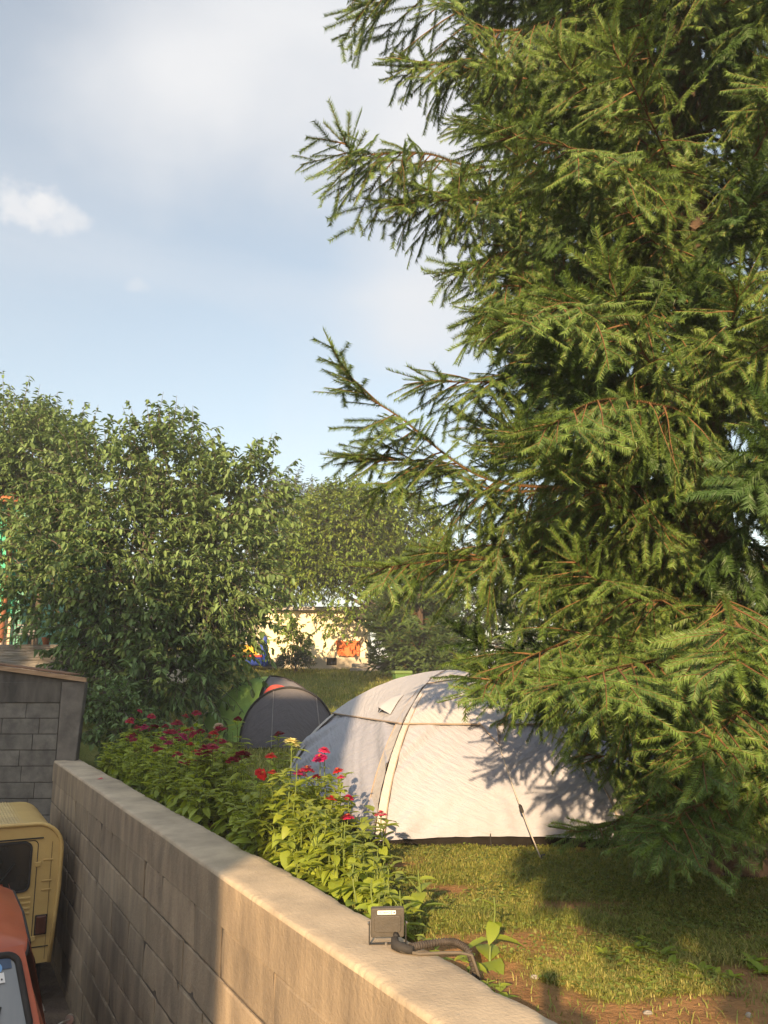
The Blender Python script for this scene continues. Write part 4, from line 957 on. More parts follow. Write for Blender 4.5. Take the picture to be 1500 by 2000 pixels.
    for z in np.concatenate([np.linspace(7.4, 11.9, 34), np.linspace(.9, 7.3, 84)]):
        az = r.uniform(0, 6.28); L_ = max(.25, env(z, 0) * r.uniform(.85, 1.1)); me = V[1.15][int(r.integers(2))] if z > 9.0 else V[1.5][int(r.integers(2))]
        if z < 7.3: L_ *= .92
        sc = L_ / (1.15 if z > 9 else 1.5)
        if z < 7.8 or True:
            co = np.empty(len(me.vertices) * 3, np.float32); me.vertices.foreach_get('co', co); co = co.reshape(-1, 3) * sc
            c, s_ = math.cos(az), math.sin(az); co = np.stack([co[:, 0] * c - co[:, 1] * s_, co[:, 0] * s_ + co[:, 1] * c, co[:, 2] + z], 1)
            nT = int(np.sum(np.fromiter((0 for _ in ()), int))) if False else None
            mi = np.empty(len(me.polygons), np.int32); me.polygons.foreach_get('material_index', mi); nt = int((mi == 0).sum())
            keep = np.arange(nt)[::(2 if z > 7.3 else 1)]; tri = co[:nt * 3].reshape(-1, 3, 3)[keep]; ctr = tri.mean(1, keepdims=True); tri = ctr + (tri - ctr) * 1.35
            Vv.append(tri.reshape(-1, 3)); Ff.append(np.arange(len(tri) * 3).reshape(-1, 3) + o); o += len(tri) * 3
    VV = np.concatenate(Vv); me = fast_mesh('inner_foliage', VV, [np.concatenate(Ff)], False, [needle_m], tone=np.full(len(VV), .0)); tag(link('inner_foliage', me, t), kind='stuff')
    return V
SPRUCE_V = big_spruce()

def small_spruce():
    Y = 23.5; p = at(822, 1330, Y); r = np.random.default_rng(5); gz = ground_z(p[0], Y)
    t = thing('dark_spruce', 'bushy dark conifer standing behind the pale tent at the corner of the cream building', 'tree', (p[0], Y, gz))
    MB().tube([(0, 0, -.1), (0, 0, 3.9)], [.14, .02], 8).build('trunk', bark_m, t)
    vs = [branch_mesh('branch', branch_path(1.5, 50 + k, .10, .16), 300 + k, dens=520, coarse=1.0, hang=.6, nl=.04, nw=.010, sec_step=.085, ter_step=.08, tmul=.2) for k in range(3)]
    for z in np.linspace(.12, 3.7, 98):
        az = r.uniform(0, 6.28); L_ = np.interp(z, [.1, .6, 1.6, 2.6, 3.7], [1.35, 1.6, 1.45, 1.0, .3]) * r.uniform(.85, 1.12); k = L_ / 1.5
        o = link('branch', vs[r.integers(3)], t, (0, 0, z)); o.scale = (k, max(.9, 1.3 * k), max(.8, k)); o.rotation_euler = (r.normal(0, .2), r.normal(-.12, .1), az)
small_spruce()

# ---- broadleaf trees
def leafy_tree(name, label, base, blobs, n_twig, leaf_n, leaf_len, m, seed, trunk_r=.11, fork=.7, bark=None, twig_len=(.35, .75), sprouts=(), up=.35, wratio=.46, droop=.2, group=None, gap=.0, hangf=.42, limb_r=.05):
    r = np.random.default_rng(seed); base = np.array(base, float)
    t = thing(name, label, 'tree', tuple(base), 0, group)
    cs = np.array([b[0] for b in blobs], float); rs = np.array([b[1] for b in blobs], float)
    top = base + np.array((.1, 0, fork)); mb = MB()
    rel = lambda p: np.array(p) - base
    mb.tube([rel(base + (0, 0, -.2)), rel(base + (.03, 0, fork * .5)), rel(top)], [trunk_r * 1.25, trunk_r, trunk_r * .9], 10)
    for c in cs:
        a = top - np.array((0, 0, .15)); mid = (a + c) / 2 + np.array((0, 0, .25)) + r.normal(0, .1, 3); pts = [a * (1 - s) ** 2 + 2 * mid * s * (1 - s) + c * s * s for s in np.linspace(0, 1, 8)]
        mb.tube([rel(p) for p in pts], np.linspace(trunk_r * .6, limb_r * .35, 8), 7)
        for _ in range(5):
            s = r.uniform(.5, 1); q = a * (1 - s) ** 2 + 2 * mid * s * (1 - s) + c * s * s; e = c + r.normal(0, .42, 3) * rs[0].mean() + np.array((0, 0, .3)); mb.tube([rel(q), rel((q + e) / 2 + r.normal(0, .06, 3)), rel(e)], [limb_r * .5, limb_r * .33, limb_r * .14], 5)
    mb.build('trunk', bark or bark2_m, t, smooth=True)
    vol = rs.prod(1) ** .7; pick = r.choice(len(cs), n_twig, p=vol / vol.sum())
    d = nrm(r.normal(0, 1, (n_twig, 3))); rad = r.uniform(.35, 1.0, n_twig) ** .6
    st = cs[pick] + d * rs[pick] * rad[:, None]
    td = nrm(d * .75 + np.array((0, 0, up)) + r.normal(0, .35, (n_twig, 3))); tl = r.uniform(*twig_len, n_twig)
    if sprouts:
        sp = np.array([s[0] for s in sprouts], float); sl = np.array([s[1] for s in sprouts]); st = np.concatenate([st, sp]); td = np.concatenate([td, nrm(r.normal(0, .12, (len(sp), 3)) + (0, 0, 1.))]); tl = np.concatenate([tl, sl])
    gz = np.array([ground_z(p[0], p[1]) for p in st]); ok = st[:, 2] > gz + .25; st, td, tl = st[ok], td[ok], tl[ok]
    nt = len(st); ntone = np.clip(r.normal(.35, .3, nt), 0, 1)
    cnt = np.maximum(5, (leaf_n * tl / np.mean(twig_len)).astype(int)); idx = np.repeat(np.arange(nt), cnt); N_ = len(idx)
    f = r.uniform(.05, 1.0, N_); bend = np.array((0, 0, -.22)); bp = st[idx] + td[idx] * (tl[idx] * f)[:, None] + bend * (tl[idx] * f ** 2)[:, None] * (np.abs(td[idx][:, 2:3]) < .9)
    pl = nrm(np.cross(td, np.array((0, 0, 1.)) + r.normal(0, .45, (nt, 3)))); sd = nrm(pl[idx] * np.where(np.arange(N_) % 2 == 0, 1., -1.)[:, None] + r.normal(0, .3, (N_, 3))); ld = nrm(td[idx] * .45 + sd * .8 + np.array((0, 0, -hangf)) + r.normal(0, .2, (N_, 3)))
    upv = nrm(np.array((0, 0, 1.)) + r.normal(0, .22, (N_, 3)) + sd * .25); le = leaf_len * r.uniform(.6, 1.15, N_)
    Vl, Q, nv = leaves_mesh(bp - base, ld, upv, le, le * wratio, droop=droop)
    e = st + td * tl[:, None]; mids = st + td * tl[:, None] * .5
    Wv, Wq = twig_quads(np.concatenate([st, mids]) - base, np.concatenate([mids, e + bend * tl[:, None] * (np.abs(td[:, 2:3]) < .9)]) - base, np.full(nt * 2, .006), np.full(nt * 2, .003))
    tone = np.concatenate([np.repeat(np.clip(ntone[idx] + r.normal(0, .15, N_) + .25 * (f - .5), 0, 1), nv), np.zeros(len(Wv))])
    me = fast_mesh('crown', np.concatenate([Vl, Wv]), [Q[0], Wq + len(Vl)], False, [m, bark or bark2_m], np.concatenate([np.zeros(len(Q[0])), np.ones(len(Wq))]), tone)
    link('crown', me, t); return t
def W(px, py, Y): return at(px, py, Y)
def cherry_trees():
    Y = 14.6
    bl = [(W(200, 960, Y), (.95, .9, .85)), (W(330, 930, Y + .2), (.95, 1.0, .85)), (W(430, 990, Y), (.85, .9, .8)), (W(500, 970, Y + .4), (.55, .6, .5)), (W(140, 1080, Y), (.95, .9, .85)), (W(280, 1080, Y - .5), (1.15, 1.1, .95)), (W(420, 1110, Y - .3), (.95, 1.0, .9)), (W(465, 1180, Y), (.55, .8, .5)),
          (W(240, 1200, Y - .5), (.95, .9, .5)), (W(370, 1230, Y - .6), (1.0, .9, .65)), (W(300, 1320, Y - .7), (.95, .7, .45)), (W(375, 1300, Y - .6), (.55, .7, .5)), (W(190, 1290, Y - .4), (.6, .6, .26)), (W(90, 1170, Y + .2), (.5, .6, .35))]
    spr = [(W(x, y + 62, Y + dy), l * 1.15) for x, y, l, dy in ((165, 815, .8, 0), (300, 800, .85, .2), (337, 805, .85, .2), (388, 832, .75, .2), (440, 872, .6, 0), (487, 885, .6, .3), (512, 890, .5, .3), (255, 850, .6, 0), (575, 905, .3, .4), (555, 915, .4, .4), (220, 850, .6, .1))]
    p = at(212, 1345, Y); leafy_tree('cherry_tree', 'broad leafy cherry tree with low hanging branches behind the block shed', (p[0], Y, ground_z(p[0], Y)), bl, 2100, 17, .145, cherry_m, 21, .12, .55, sprouts=spr, wratio=.43, twig_len=(.4, .9), droop=.28)
    Y = 17.6
    bl = [(W(40, 900, Y), (1.1, 1.1, 1.1)), (W(110, 900, Y), (.9, 1, .9)), (W(-60, 960, Y), (1.3, 1.2, 1.2)), (W(60, 990, Y), (1.1, 1.1, .9)), (W(-20, 1060, Y - .8), (.9, 1, .5)), (W(20, 870, Y + 2), (1.0, 1, 1.0))]
    spr = [(W(x, y + 52, Y), l * 1.15) for x, y, l in ((15, 780, .8), (62, 785, .9), (110, 790, .85), (35, 795, .7), (85, 805, .7), (140, 815, .6))]
    p = at(60, 1250, Y); leafy_tree('cherry_tree', 'taller cherry tree with upright leafy shoots over the turquoise house', (p[0], Y, 1.4), bl, 1600, 17, .145, cherry_m, 22, .12, 1.0, sprouts=spr, wratio=.43, twig_len=(.4, .9), droop=.28)
cherry_trees()
def far_trees():
    Y = 26.7
    bl = [(W(650, 1015, Y), (1.15, 1.0, .95)), (W(590, 1070, Y), (.9, .8, .75)), (W(700, 1005, Y), (1.1, 1, .8)), (W(640, 1080, Y), (1.2, .9, .7)), (W(720, 1085, Y), (1.1, .9, .75)), (W(565, 1105, Y), (.65, .7, .45)), (W(690, 1130, Y), (.9, .7, .4)), (W(610, 1122, Y), (.8, .6, .4)), (W(790, 1035, Y + .5), (1.2, .9, 1.0)), (W(655, 1212, Y), (.40, .3, .16)), (W(700, 1200, Y), (.25, .3, .2))]
    leafy_tree('walnut_tree', 'light green walnut tree with a rounded crown in front of the cream building', (at(775, 1300, Y)[0], Y + .4, ground_z(0, Y)), bl, 2900, 15, .16, walnut_m, 31, .14, 1.6, twig_len=(.4, .8), wratio=.42)
    Y = 36
    bl = [(W(570, 985, Y), (1.5, 1.4, 1.0)), (W(610, 1010, Y), (1.2, 1.2, 1.0)), (W(530, 1000, Y), (1.2, 1.2, 1.0)), (W(560, 1060, Y), (1.7, 1.5, 1.3)), (W(520, 1110, Y), (1.6, 1.5, 1.2)), (W(580, 1130, Y), (1.7, 1.5, 1.2)), (W(480, 1060, Y), (1.6, 1.5, 1.3))]
    leafy_tree('acacia_tree', 'distant dark feathery tree rising behind the cherry and walnut crowns', (at(550, 1300, Y)[0], Y, 1.3), bl, 1500, 20, .16, acacia_m, 32, .2, 2.5, twig_len=(.5, 1.0), wratio=.3)
    Y = 33
    bl = [(W(x, 1120 + 40 * (k % 2), Y), (1.9, 1.2, 1.9)) for k, x in enumerate((800, 900, 1000, 1100, 1200, 1300, 1400, 1500, 1600))] + [(W(x, 1255, Y), (1.9, 1.0, 1.45)) for x in (760, 860, 970, 1080, 1190, 1300, 1410, 1520, 1620)]
    leafy_tree('tall_hedge', 'tall dark hedge closing off the lawn beyond the big spruce', (at(1200, 1300, Y)[0], Y, 1.3), bl, 4600, 15, .2, acacia_m, 33, .2, .6, twig_len=(.4, .8))
    # shrubs by the cream building
    Y = 25.6
    p = at(573, 1306, Y); bl = [(W(573, 1292, Y), (.50, .45, .28)), (W(560, 1298, Y), (.36, .4, .2)), (W(590, 1297, Y), (.36, .4, .22))]
    leafy_tree('round_shrub', 'dense dark rounded shrub in front of the cream wall', (p[0], Y, ground_z(p[0], Y)), bl, 420, 12, .055, acacia_m, 34, .03, .1, twig_len=(.12, .25), limb_r=.012)
    Y = 26.0
    bl = [(W(572, 1250, Y), (.33, .3, .4)), (W(565, 1222, Y), (.28, .3, .25)), (W(590, 1260, Y), (.2, .2, .2))]
    leafy_tree('young_tree', 'slim young walnut sapling rising above the rounded shrub', (p[0], Y, ground_z(p[0], Y)), bl, 110, 9, .15, walnut_m, 35, .03, .5, twig_len=(.2, .4), limb_r=.015)
    p0 = (-3.30, 10.98, ground_z(-3.3, 10.98)); c = np.array(p0)
    bl = [(c + (-.12, .02, .52), (.30, .25, .34)), (c + (-.2, .0, .88), (.22, .2, .2)), (c + (.2, .05, .35), (.3, .25, .25))]
    leafy_tree('leafy_shrub', 'leafy green shrub growing beside the right end of the grey end wall', p0, bl, 240, 12, .09, cherry_m, 37, .02, .15, twig_len=(.14, .26), limb_r=.01)
    # plant in the pot and climbing growth at the terrace
    c = np.array(POT.location)
    bl = [(c + (.1, .05, .25), (.28, .2, .14)), (c + (.45, .1, .12), (.4, .25, .18))]
    leafy_tree('potted_shrub', 'leafy green shrub spilling along the top of the stone wall', (c[0], c[1], c[2] + .1), bl, 90, 10, .05, cherry_m, 36, .012, .08, twig_len=(.1, .2), limb_r=.008)
far_trees()

# ------------------------------------------------------------------ zinnia bed
PETALS = {k: mat('petal_' + k, c, tuple(v * .75 for v in c), 30, .6, spec=.2, transl=.2) for k, c in dict(crimson=(.33, .012, .045), red=(.50, .022, .02), pink=(.60, .035, .12), magenta=(.40, .012, .10), yellow=(.92, .86, .42), dusky=(.22, .012, .03), pale=(.72, .62, .5)).items()}
disc_m = mat('flower_disc', (.30, .10, .02), None, 30, .8)
def flower_mesh(name, mcol, seed, rad=.042):
    r = np.random.default_rng(seed); mb = MB()
    for ring_, (n, ro, z0, dz, w) in enumerate(((13, 1.0, 0, -.10, .26), (12, .86, .10, .02, .24), (10, .64, .22, .12, .2), (7, .38, .32, .16, .16))):
        for k in range(n):
            a = 2 * math.pi * (k + .5 * (ring_ % 2)) / n + r.normal(0, .08); l = rad * ro * r.uniform(.88, 1.08); c, s = math.cos(a), math.sin(a); t = (-s, c)
            def p(rr, ww, zz): return (c * rr + t[0] * ww, s * rr + t[1] * ww, zz * rad)
            w_ = rad * w; tilt = r.normal(0, .04)
            mb.add([p(.1 * rad, -w_ * .35, z0), p(.1 * rad, w_ * .35, z0), p(l * .68, w_ * 1.0, z0 + dz * .4 + .07 + tilt), p(l, w_ * .5, z0 + dz + tilt), p(l, -w_ * .5, z0 + dz + tilt), p(l * .68, -w_ * 1.0, z0 + dz * .4 + .07 + tilt)], [(0, 1, 2, 5), (5, 2, 3, 4)])
    mb.cur = 1; mb.lathe([(rad * .05, .2 * rad), (rad * .2, .30 * rad), (rad * .14, .48 * rad), (rad * .04, .52 * rad)], 8)
    mb.cur = 2; mb.lathe([(.003, -.28 * rad), (rad * .2, -.16 * rad), (rad * .3, .02 * rad)], 8)
    me = bpy.data.meshes.new(name); me.from_pydata(mb.v, [], mb.f)
    for m in (mcol, disc_m, zstem_m): me.materials.append(m)
    me.polygons.foreach_set('material_index', mb.m); me.update(); return me
FLOWERS = {k: [flower_mesh('flower', m, i * 7 + 1) for i in range(2)] for k, m in PETALS.items()}
def zinnia_geo(seed, H, nst=2, bushy=1.0, leaf=.128):
    r = np.random.default_rng(seed); mb = MB(); B, D, U_, Ln, Tn = [], [], [], [], []; tips = []
    for s in range(nst):
        a = r.uniform(0, 6.28); lean = (0.0 if s == 0 else r.uniform(.10, .24)) * H; h = H * (1 if s == 0 else r.uniform(.62, .93)); off = np.array((math.cos(a), math.sin(a), 0)) * lean
        def P(q): return np.array((r_[0], r_[1], 0)) * 0 + off * q ** 1.3 + np.array((0.01 * math.sin(q * 5 + s), .01 * math.cos(q * 4), h * q))
        r_ = (0, 0)
        pts = [P(q) for q in np.linspace(0, 1, 9)]; mb.tube(pts, np.linspace(.0048, .0028, 9), 6); tips.append(pts[-1])
        q = .06 if s == 0 else .2; ph = r.uniform(0, 3.14)
        while q < .90:
            ph += math.pi / 2 + r.normal(0, .25)
            sz = leaf * (1.15 - .55 * q) * r.uniform(.8, 1.2) * (.75 if q > .8 else 1)
            for sg in (0, math.pi):
                aa = ph + sg + r.normal(0, .12); el = r.uniform(-.65, .5) if q < .8 else r.uniform(.2, .9)
                B.append(P(q)); D.append((math.cos(aa) * math.cos(el), math.sin(aa) * math.cos(el), math.sin(el))); U_.append((r.normal(0, .2), r.normal(0, .2), 1)); Ln.append(sz); Tn.append(np.clip(.25 + .5 * q + r.normal(0, .2), 0, 1))
            if r.random() < .55 * bushy and q > .15:      # side shoot with small leaves
                aa = ph + math.pi / 2; p = P(q); e = p + np.array((math.cos(aa), math.sin(aa), .9)) * .07; mb.tube([p, e], .002, 4)
                for g in range(4):
                    b = aa + g * math.pi / 2 + r.normal(0, .2); B.append(e - np.array((0, 0, .008 * g))); D.append((math.cos(b), math.sin(b), r.uniform(.1, .7))); U_.append((0, 0, 1)); Ln.append(leaf * r.uniform(.45, .75)); Tn.append(r.uniform(.4, 1))
            q += (.062 / h) * r.uniform(.8, 1.3) / bushy ** .5
    V, Q, nv = leaves_mesh(np.array(B), np.array(D), np.array(U_), np.array(Ln), np.array(Ln) * .52, fold=.14, droop=.32, detailed=True)
    lm = fast_mesh('foliage', V, Q, True, [zleaf_m], tone=np.repeat(np.array(Tn), nv))
    me = bpy.data.meshes.new('stem'); me.from_pydata(mb.v, [], mb.f); me.materials.append(zstem_m); me.update(); return me, lm, tips
ZV = {}
for k, h in enumerate((.22, .22, .32, .32, .44, .44, .56, .56, .66, .66, .74, .74)): ZV.setdefault(h, []).append(zinnia_geo(400 + k, h, 1 if h < .3 else 2 + (k % 2), 1.15))
ZH = sorted(ZV)
bedrng = np.random.default_rng(77)
INNER = lambda y: W0[0] + WD[0] * (y - 1.0) / WD[1] + WALL_W / WD[1]     # x of the wall's inner edge at y
def zinnia(x, y, H, colour, label, group=None, n_fl=1, fscale=1.0):
    h = min(ZH, key=lambda q: abs(q - H)); st, lf, tips = ZV[h][bedrng.integers(len(ZV[h]))]; k = H / h
    t = thing('zinnia_plant', label, 'flower', (x, y, ground_z(x, y) - .01), bedrng.uniform(0, 6.28), group)
    for n_, me in (('stem', st), ('foliage', lf)):
        o = link(n_, me, t); w_ = min(1.2, max(.85 if H > .25 else .62, k)); o.scale = (w_, w_, k)
    if colour:
        for tp in tips[:n_fl]:
            f = link('flower', FLOWERS[colour][bedrng.integers(2)], t, (tp[0] * min(1.2, max(.85, k)), tp[1] * min(1.2, max(.85, k)), tp[2] * k + .008)); s = bedrng.uniform(.92, 1.2) * fscale * (.86 if y < 5.6 else 1.1); f.scale = (s, s, s); f.rotation_euler = (bedrng.normal(0, .22), bedrng.normal(0, .22), bedrng.uniform(0, 6))
    return t
def bed_xy(px, py, off):
    r = ray(px, py); k = r[0] / r[1]; sl = WD[0] / WD[1]      # x = INNER(y)+off/WN0 ; x = k*y
    y = (W0[0] - sl + (WALL_W + off) / WD[1]) / (k - sl); return k * y, y, 1 + y * r[2] / r[1]
HERO = [  # px, py of the flower head, offset from the wall, colour, label
    (567, 1456, .16, 'yellow', 'zinnia with a single large pale yellow flower, the only yellow bloom in the bed', 1.6),
    (635, 1470, .62, 'pink', 'tall pink zinnia highest against the left edge of the pale tent', 1), (622, 1485, .55, 'magenta', 'magenta zinnia just left of the tall pink one by the pale tent', 1),
    (660, 1510, .62, 'red', 'sunlit red zinnia right of the tall pink blooms in front of the pale tent', 1.1), (668, 1523, .56, 'pink', 'pink zinnia crowded under a red bloom before the pale tent', .9),
    (650, 1565, .42, 'red', 'bright red zinnia low in the sunlit part of the bed', 1), (677, 1563, .55, 'pink', 'rose pink zinnia beside the low bright red one', .9),
    (675, 1602, .50, 'pink', 'large dusty pink zinnia near the right end of the bed', 1.35), (740, 1596, .62, 'pink', 'rightmost pink zinnia standing alone against the pale tent', 1.1),
    (530, 1514, .15, 'red', 'sunlit scarlet zinnia left of the yellow flower, the right of a pair', 1.2), (508, 1516, .09, 'red', 'sunlit scarlet zinnia left of the yellow flower, the left of a pair', 1.15), (530, 1482, .18, 'red', 'orange red zinnia just below and left of the yellow flower', 1),
    (588, 1517, .34, 'magenta', 'deep magenta zinnia under the yellow flower', 1.35), (597, 1508, .5, 'crimson', 'crimson zinnia tucked behind the deep magenta bloom', 1.1), (621, 1522, .5, 'red', 'small red zinnia between the magenta and pink blooms', .8),
    (470, 1480, .32, 'dusky', 'biggest dark crimson zinnia on the shaded side of the bed', 1.7), (451, 1490, .28, 'crimson', 'crimson zinnia leaning beside the biggest dark bloom', 1.3), (546, 1438, .6, 'dusky', 'dusky zinnia in front of the door of the charcoal tent', 1.0),
    (466, 1408, .7, 'dusky', 'dark zinnia on a thin stem against the green tent panel', .9), (408, 1476, .3, 'crimson', 'crimson zinnia in the middle of the shaded bed', 1.3), (365, 1493, .25, 'crimson', 'crimson zinnia nearest the wall top in the shaded bed', 1.3),
    (378, 1492, .3, 'dusky', 'dark crimson zinnia paired beside the one nearest the wall', 1.2), (384, 1396, .6, 'crimson', 'tall crimson zinnia standing above the shaded bed before the cherry tree', 1.1), (362, 1402, .55, 'crimson', 'crimson zinnia left of the tallest one before the cherry tree', 1.1),
    (348, 1416, .5, 'crimson', 'double crimson zinnia left of the two tall stems', 1.4), (430, 1430, .5, 'crimson', 'crimson zinnia below the green tent panel', 1.5), (425, 1421, .55, 'pale', 'faded pale zinnia above a crimson one by the green panel', .9),
    (298, 1402, .5, 'crimson', 'crimson zinnia in the far middle of the shaded bed', 1.2), (275, 1391, .6, 'crimson', 'small crimson zinnia on a bare stem in the far bed', .9), (252, 1412, .4, 'magenta', 'magenta zinnia in the far shaded bed', 1.2)]
def bed():
    for px, py, off, colr, lab, fs in HERO:
        x, y, z = bed_xy(px, py, off); zinnia(x, y, max(.2, z - ground_z(x, y) + .015), colr, lab, 'zinnias in the wall bed', 1, fs)
    # far shaded blooms nobody could tell apart
    r = bedrng
    for k in range(62):
        px = r.uniform(168, 440); py = np.interp(px, [165, 200, 260, 330, 430], [1395, 1400, 1412, 1420, 1440]) + r.uniform(-6, 42); off = r.uniform(.2, .8)
        x, y, z = bed_xy(px, py, off)
        if y > 10.4: continue
        h = z - ground_z(x, y)
        if .25 < h < .95: zinnia(x, y, h, ['crimson', 'crimson', 'magenta', 'dusky', 'red', 'crimson'][k % 6], 'zinnia with a dark red bloom among many in the shaded far bed', 'shaded far zinnias', 1 + (k % 3 == 0), r.uniform(.9, 1.3))
    # leafy plants filling the bed, sized by the outline of the row
    n = 0
    ex = [165, 230, 300, 400, 470, 540, 600, 660, 700, 745, 790, 835]; ey = [1402, 1418, 1438, 1474, 1505, 1518, 1530, 1570, 1600, 1655, 1755, 1812]
    for k in range(3000):
        y = 3.55 + (10.45 - 3.55) * r.random() ** .9; off = r.uniform(.07, .15 + .50 * sm((y - 3.4) / 2.4)); x = INNER(y) + off / WD[1]
        px = 750 + 1618 * .98 * x / y * 1.06; z = 1 + y * ray(px, np.interp(px, ex, ey))[2] / ray(px, np.interp(px, ex, ey))[1]; H = (z - ground_z(x, y)) * r.uniform(.72, 1.0)
        H = min(H, .86) * .89 * (1 - .25 * (off < .16))
        if H < .13: continue
        sun_ = (0.983 * x - .18 * y) > -1.72
        zinnia(x, y, H, None, 'green zinnia plant without a bloom in the %s part of the bed' % ('sunlit near' if sun_ else 'shaded far'), 'leafy zinnias in the %s bed' % ('sunlit' if sun_ else 'shaded')); n += 1
        if n >= 185: break
    for px, py, off, H, lab in ((850, 1845, .10, .15, 'short leafy seedling at the wall edge right of the floodlight'), (915, 1850, .17, .11, 'second short seedling by the wall beyond the conduit'), (962, 1860, .36, .26, 'lone upright seedling on the bare soil beside the lawn'), (975, 1905, .10, .09, 'low broad leaved seedling where the conduit leaves the wall'), (785, 1800, .16, .22, 'leafy seedling just behind the floodlight'), (820, 1770, .35, .25, 'pale upright seedling at the lawn end of the flower bed'), (955, 1915, .06, .10, 'tiny seedling pressed against the wall edge')):
        x, y, z = bed_xy(px, py, off); zinnia(x, y, H, None, lab)
bed()

# ------------------------------------------------------------------ grass and weeds
def blades(name, label, xy, hgt, wid, seed, lean=.6):
    r = np.random.default_rng(seed); N_ = len(xy); z = np.array([ground_z(a, b) for a, b in xy]); B = np.column_stack([xy, z - .004])
    a = r.uniform(0, 2 * math.pi, N_); d = np.column_stack([np.cos(a), np.sin(a), np.zeros(N_)]); s = np.column_stack([-np.sin(a), np.cos(a), np.zeros(N_)]) * wid[:, None]; ln = r.uniform(.15, lean * 1.6, N_)[:, None] * hgt[:, None]; h = hgt[:, None] * np.array([[0, 0, 1.]])
    V = np.stack([B - s * .5, B + s * .5, B + s * .42 + h * .6 + d * ln * .4, B - s * .42 + h * .6 + d * ln * .4, B + h * .92 + d * ln], 1).reshape(-1, 3); o = np.arange(N_)[:, None] * 5
    tone = np.repeat(np.clip(r.normal(.14, .25, N_) + .25 * np.array([fbm(p[0] * 1.3, p[1] * 1.3, 9) for p in xy]), 0, 1), 5)
    return tag(link(name, fast_mesh(name, V, [o + np.array([[0, 1, 2, 3]]), o + np.array([[3, 2, 4]])], True, [grass_m], tone=tone)), label, 'grass', kind='stuff')
def lawn():
    r = np.random.default_rng(3); out = []
    n = 300000; y = 2.3 * (10.5 / 2.3) ** r.random(n); x = y * r.uniform(-.12, .50, n); x = np.where(r.random(n) < .5, x, y * r.uniform(0, .5, n))
    keep = []
    for a, b in zip(x, y):
        s, q = wall_sn(a, b); q -= WALL_W
        if q < .02: keep.append(False); continue
        keep.append(r.random() > soil_mask(a, b) * .97)
    k = np.array(keep); xy = np.column_stack([x, y])[k]
    h = np.array([.014 + .016 * max(0, .5 + fbm(p[0] * 2, p[1] * 2, 4)) for p in xy]) * r.uniform(.6, 1.4, len(xy)); blades('grass', 'short mown grass of the near lawn', xy, h, r.uniform(.0026, .0055, len(xy)), 4, .9)
    n = 75000; y = r.uniform(9.5, 27.5, n); x = y * r.uniform(-.28, .12, n) ; xy = np.column_stack([x, y]); ok = np.array([wall_sn(a, b)[1] > WALL_W + .05 or b > 12.5 for a, b in xy]); xy = xy[ok]
    h = np.array([.06 + .07 * max(0, .4 + fbm(p[0] * .7, p[1] * .7, 4)) for p in xy]) * r.uniform(.6, 1.4, len(xy)); blades('meadow_grass', 'longer grass on the slope behind the tents', xy, h, r.uniform(.008, .016, len(xy)), 5)
    # clover and broad leaves in the sward
    n = 16000; y = 2.5 * (9 / 2.5) ** r.random(n); x = y * r.uniform(-.05, .5, n); k = np.array([wall_sn(a, b)[1] > WALL_W + .04 and r.random() > soil_mask(a, b) for a, b in zip(x, y)]); x, y = x[k], y[k]; N_ = len(x)
    B = np.column_stack([x, y, [ground_z(a, b) + .012 for a, b in zip(x, y)]]); a = r.uniform(0, 6.28, N_); D = np.column_stack([np.cos(a), np.sin(a), r.uniform(.1, .6, N_)]); le = r.uniform(.012, .026, N_)
    V, Q, nv = leaves_mesh(B, D, np.tile((0, 0, 1.), (N_, 1)) + r.normal(0, .2, (N_, 3)), le, le * .7); tag(link('clover', fast_mesh('clover', V, Q, True, [mat('clover_leaf', (.12, .175, .03), (.09, .14, .026), 9, .6, island=.25, transl=.25, tone=(.19, .21, .05))], tone=np.repeat(r.uniform(0, .6, N_), nv))), 'low clover and broad leaves growing through the near lawn', 'clover', kind='stuff')
    # rosette weeds
    vs = []
    for k in range(3):
        m = 13; a = np.arange(m) * 2.4 + r.normal(0, .2, m); le = r.uniform(.04, .085, m); D = np.column_stack([np.cos(a), np.sin(a), r.uniform(.25, 1.0, m)])
        V, Q, nv = leaves_mesh(np.zeros((m, 3)), D, np.tile((0, 0, 1.), (m, 1)), le, le * r.uniform(.3, .5, m), detailed=True, droop=.3); vs.append(fast_mesh('lawn_weed', V, Q, True, [zleaf_m], tone=np.repeat(r.uniform(.1, .7, m), nv)))
    for px, py in ((1245, 1850), (1265, 1835), (1290, 1860), (1225, 1875), (1310, 1880), (1275, 1895), (1370, 1890), (1400, 1895), (1345, 1905), (1470, 1870), (1490, 1890), (1180, 1860), (1330, 1850), (1430, 1900), (1250, 1910)):
        p = at_z(px, py, -.1); o = link('lawn_weed', vs[r.integers(3)], None, (p[0], p[1], ground_z(p[0], p[1]))); o.rotation_euler = (0, 0, r.uniform(0, 6)); s = r.uniform(.6, 1.05); o.scale = (s, s, s); tag(o, 'broad leaved weed rosette growing in the lawn before the spruce', 'weed', 'broad leaved weeds in the lawn')
    st = bpy.data.meshes.new('pebble'); 
    for k, (px, py) in enumerate(((1265, 1972), (1462, 1975), (1044, 1898))):
        p = at_z(px, py, -.1); m = MB().lathe([(.003, -.008), (.012, -.006), (.015, .0), (.010, .007), (.003, .009)], 9); o = m.build('pebble', stone_m, None, smooth=True, loc=(p[0], p[1], ground_z(p[0], p[1]) + .004), rotz=k * 1.3); o.scale = (1.2, .8, .8 + .1 * k)
        tag(o, ('pale pebble on the bare earth at the bottom edge of the lawn', 'rightmost pebble on the bare earth', 'small pebble on the soil beside the wall and seedling')[k], 'pebble')
lawn()

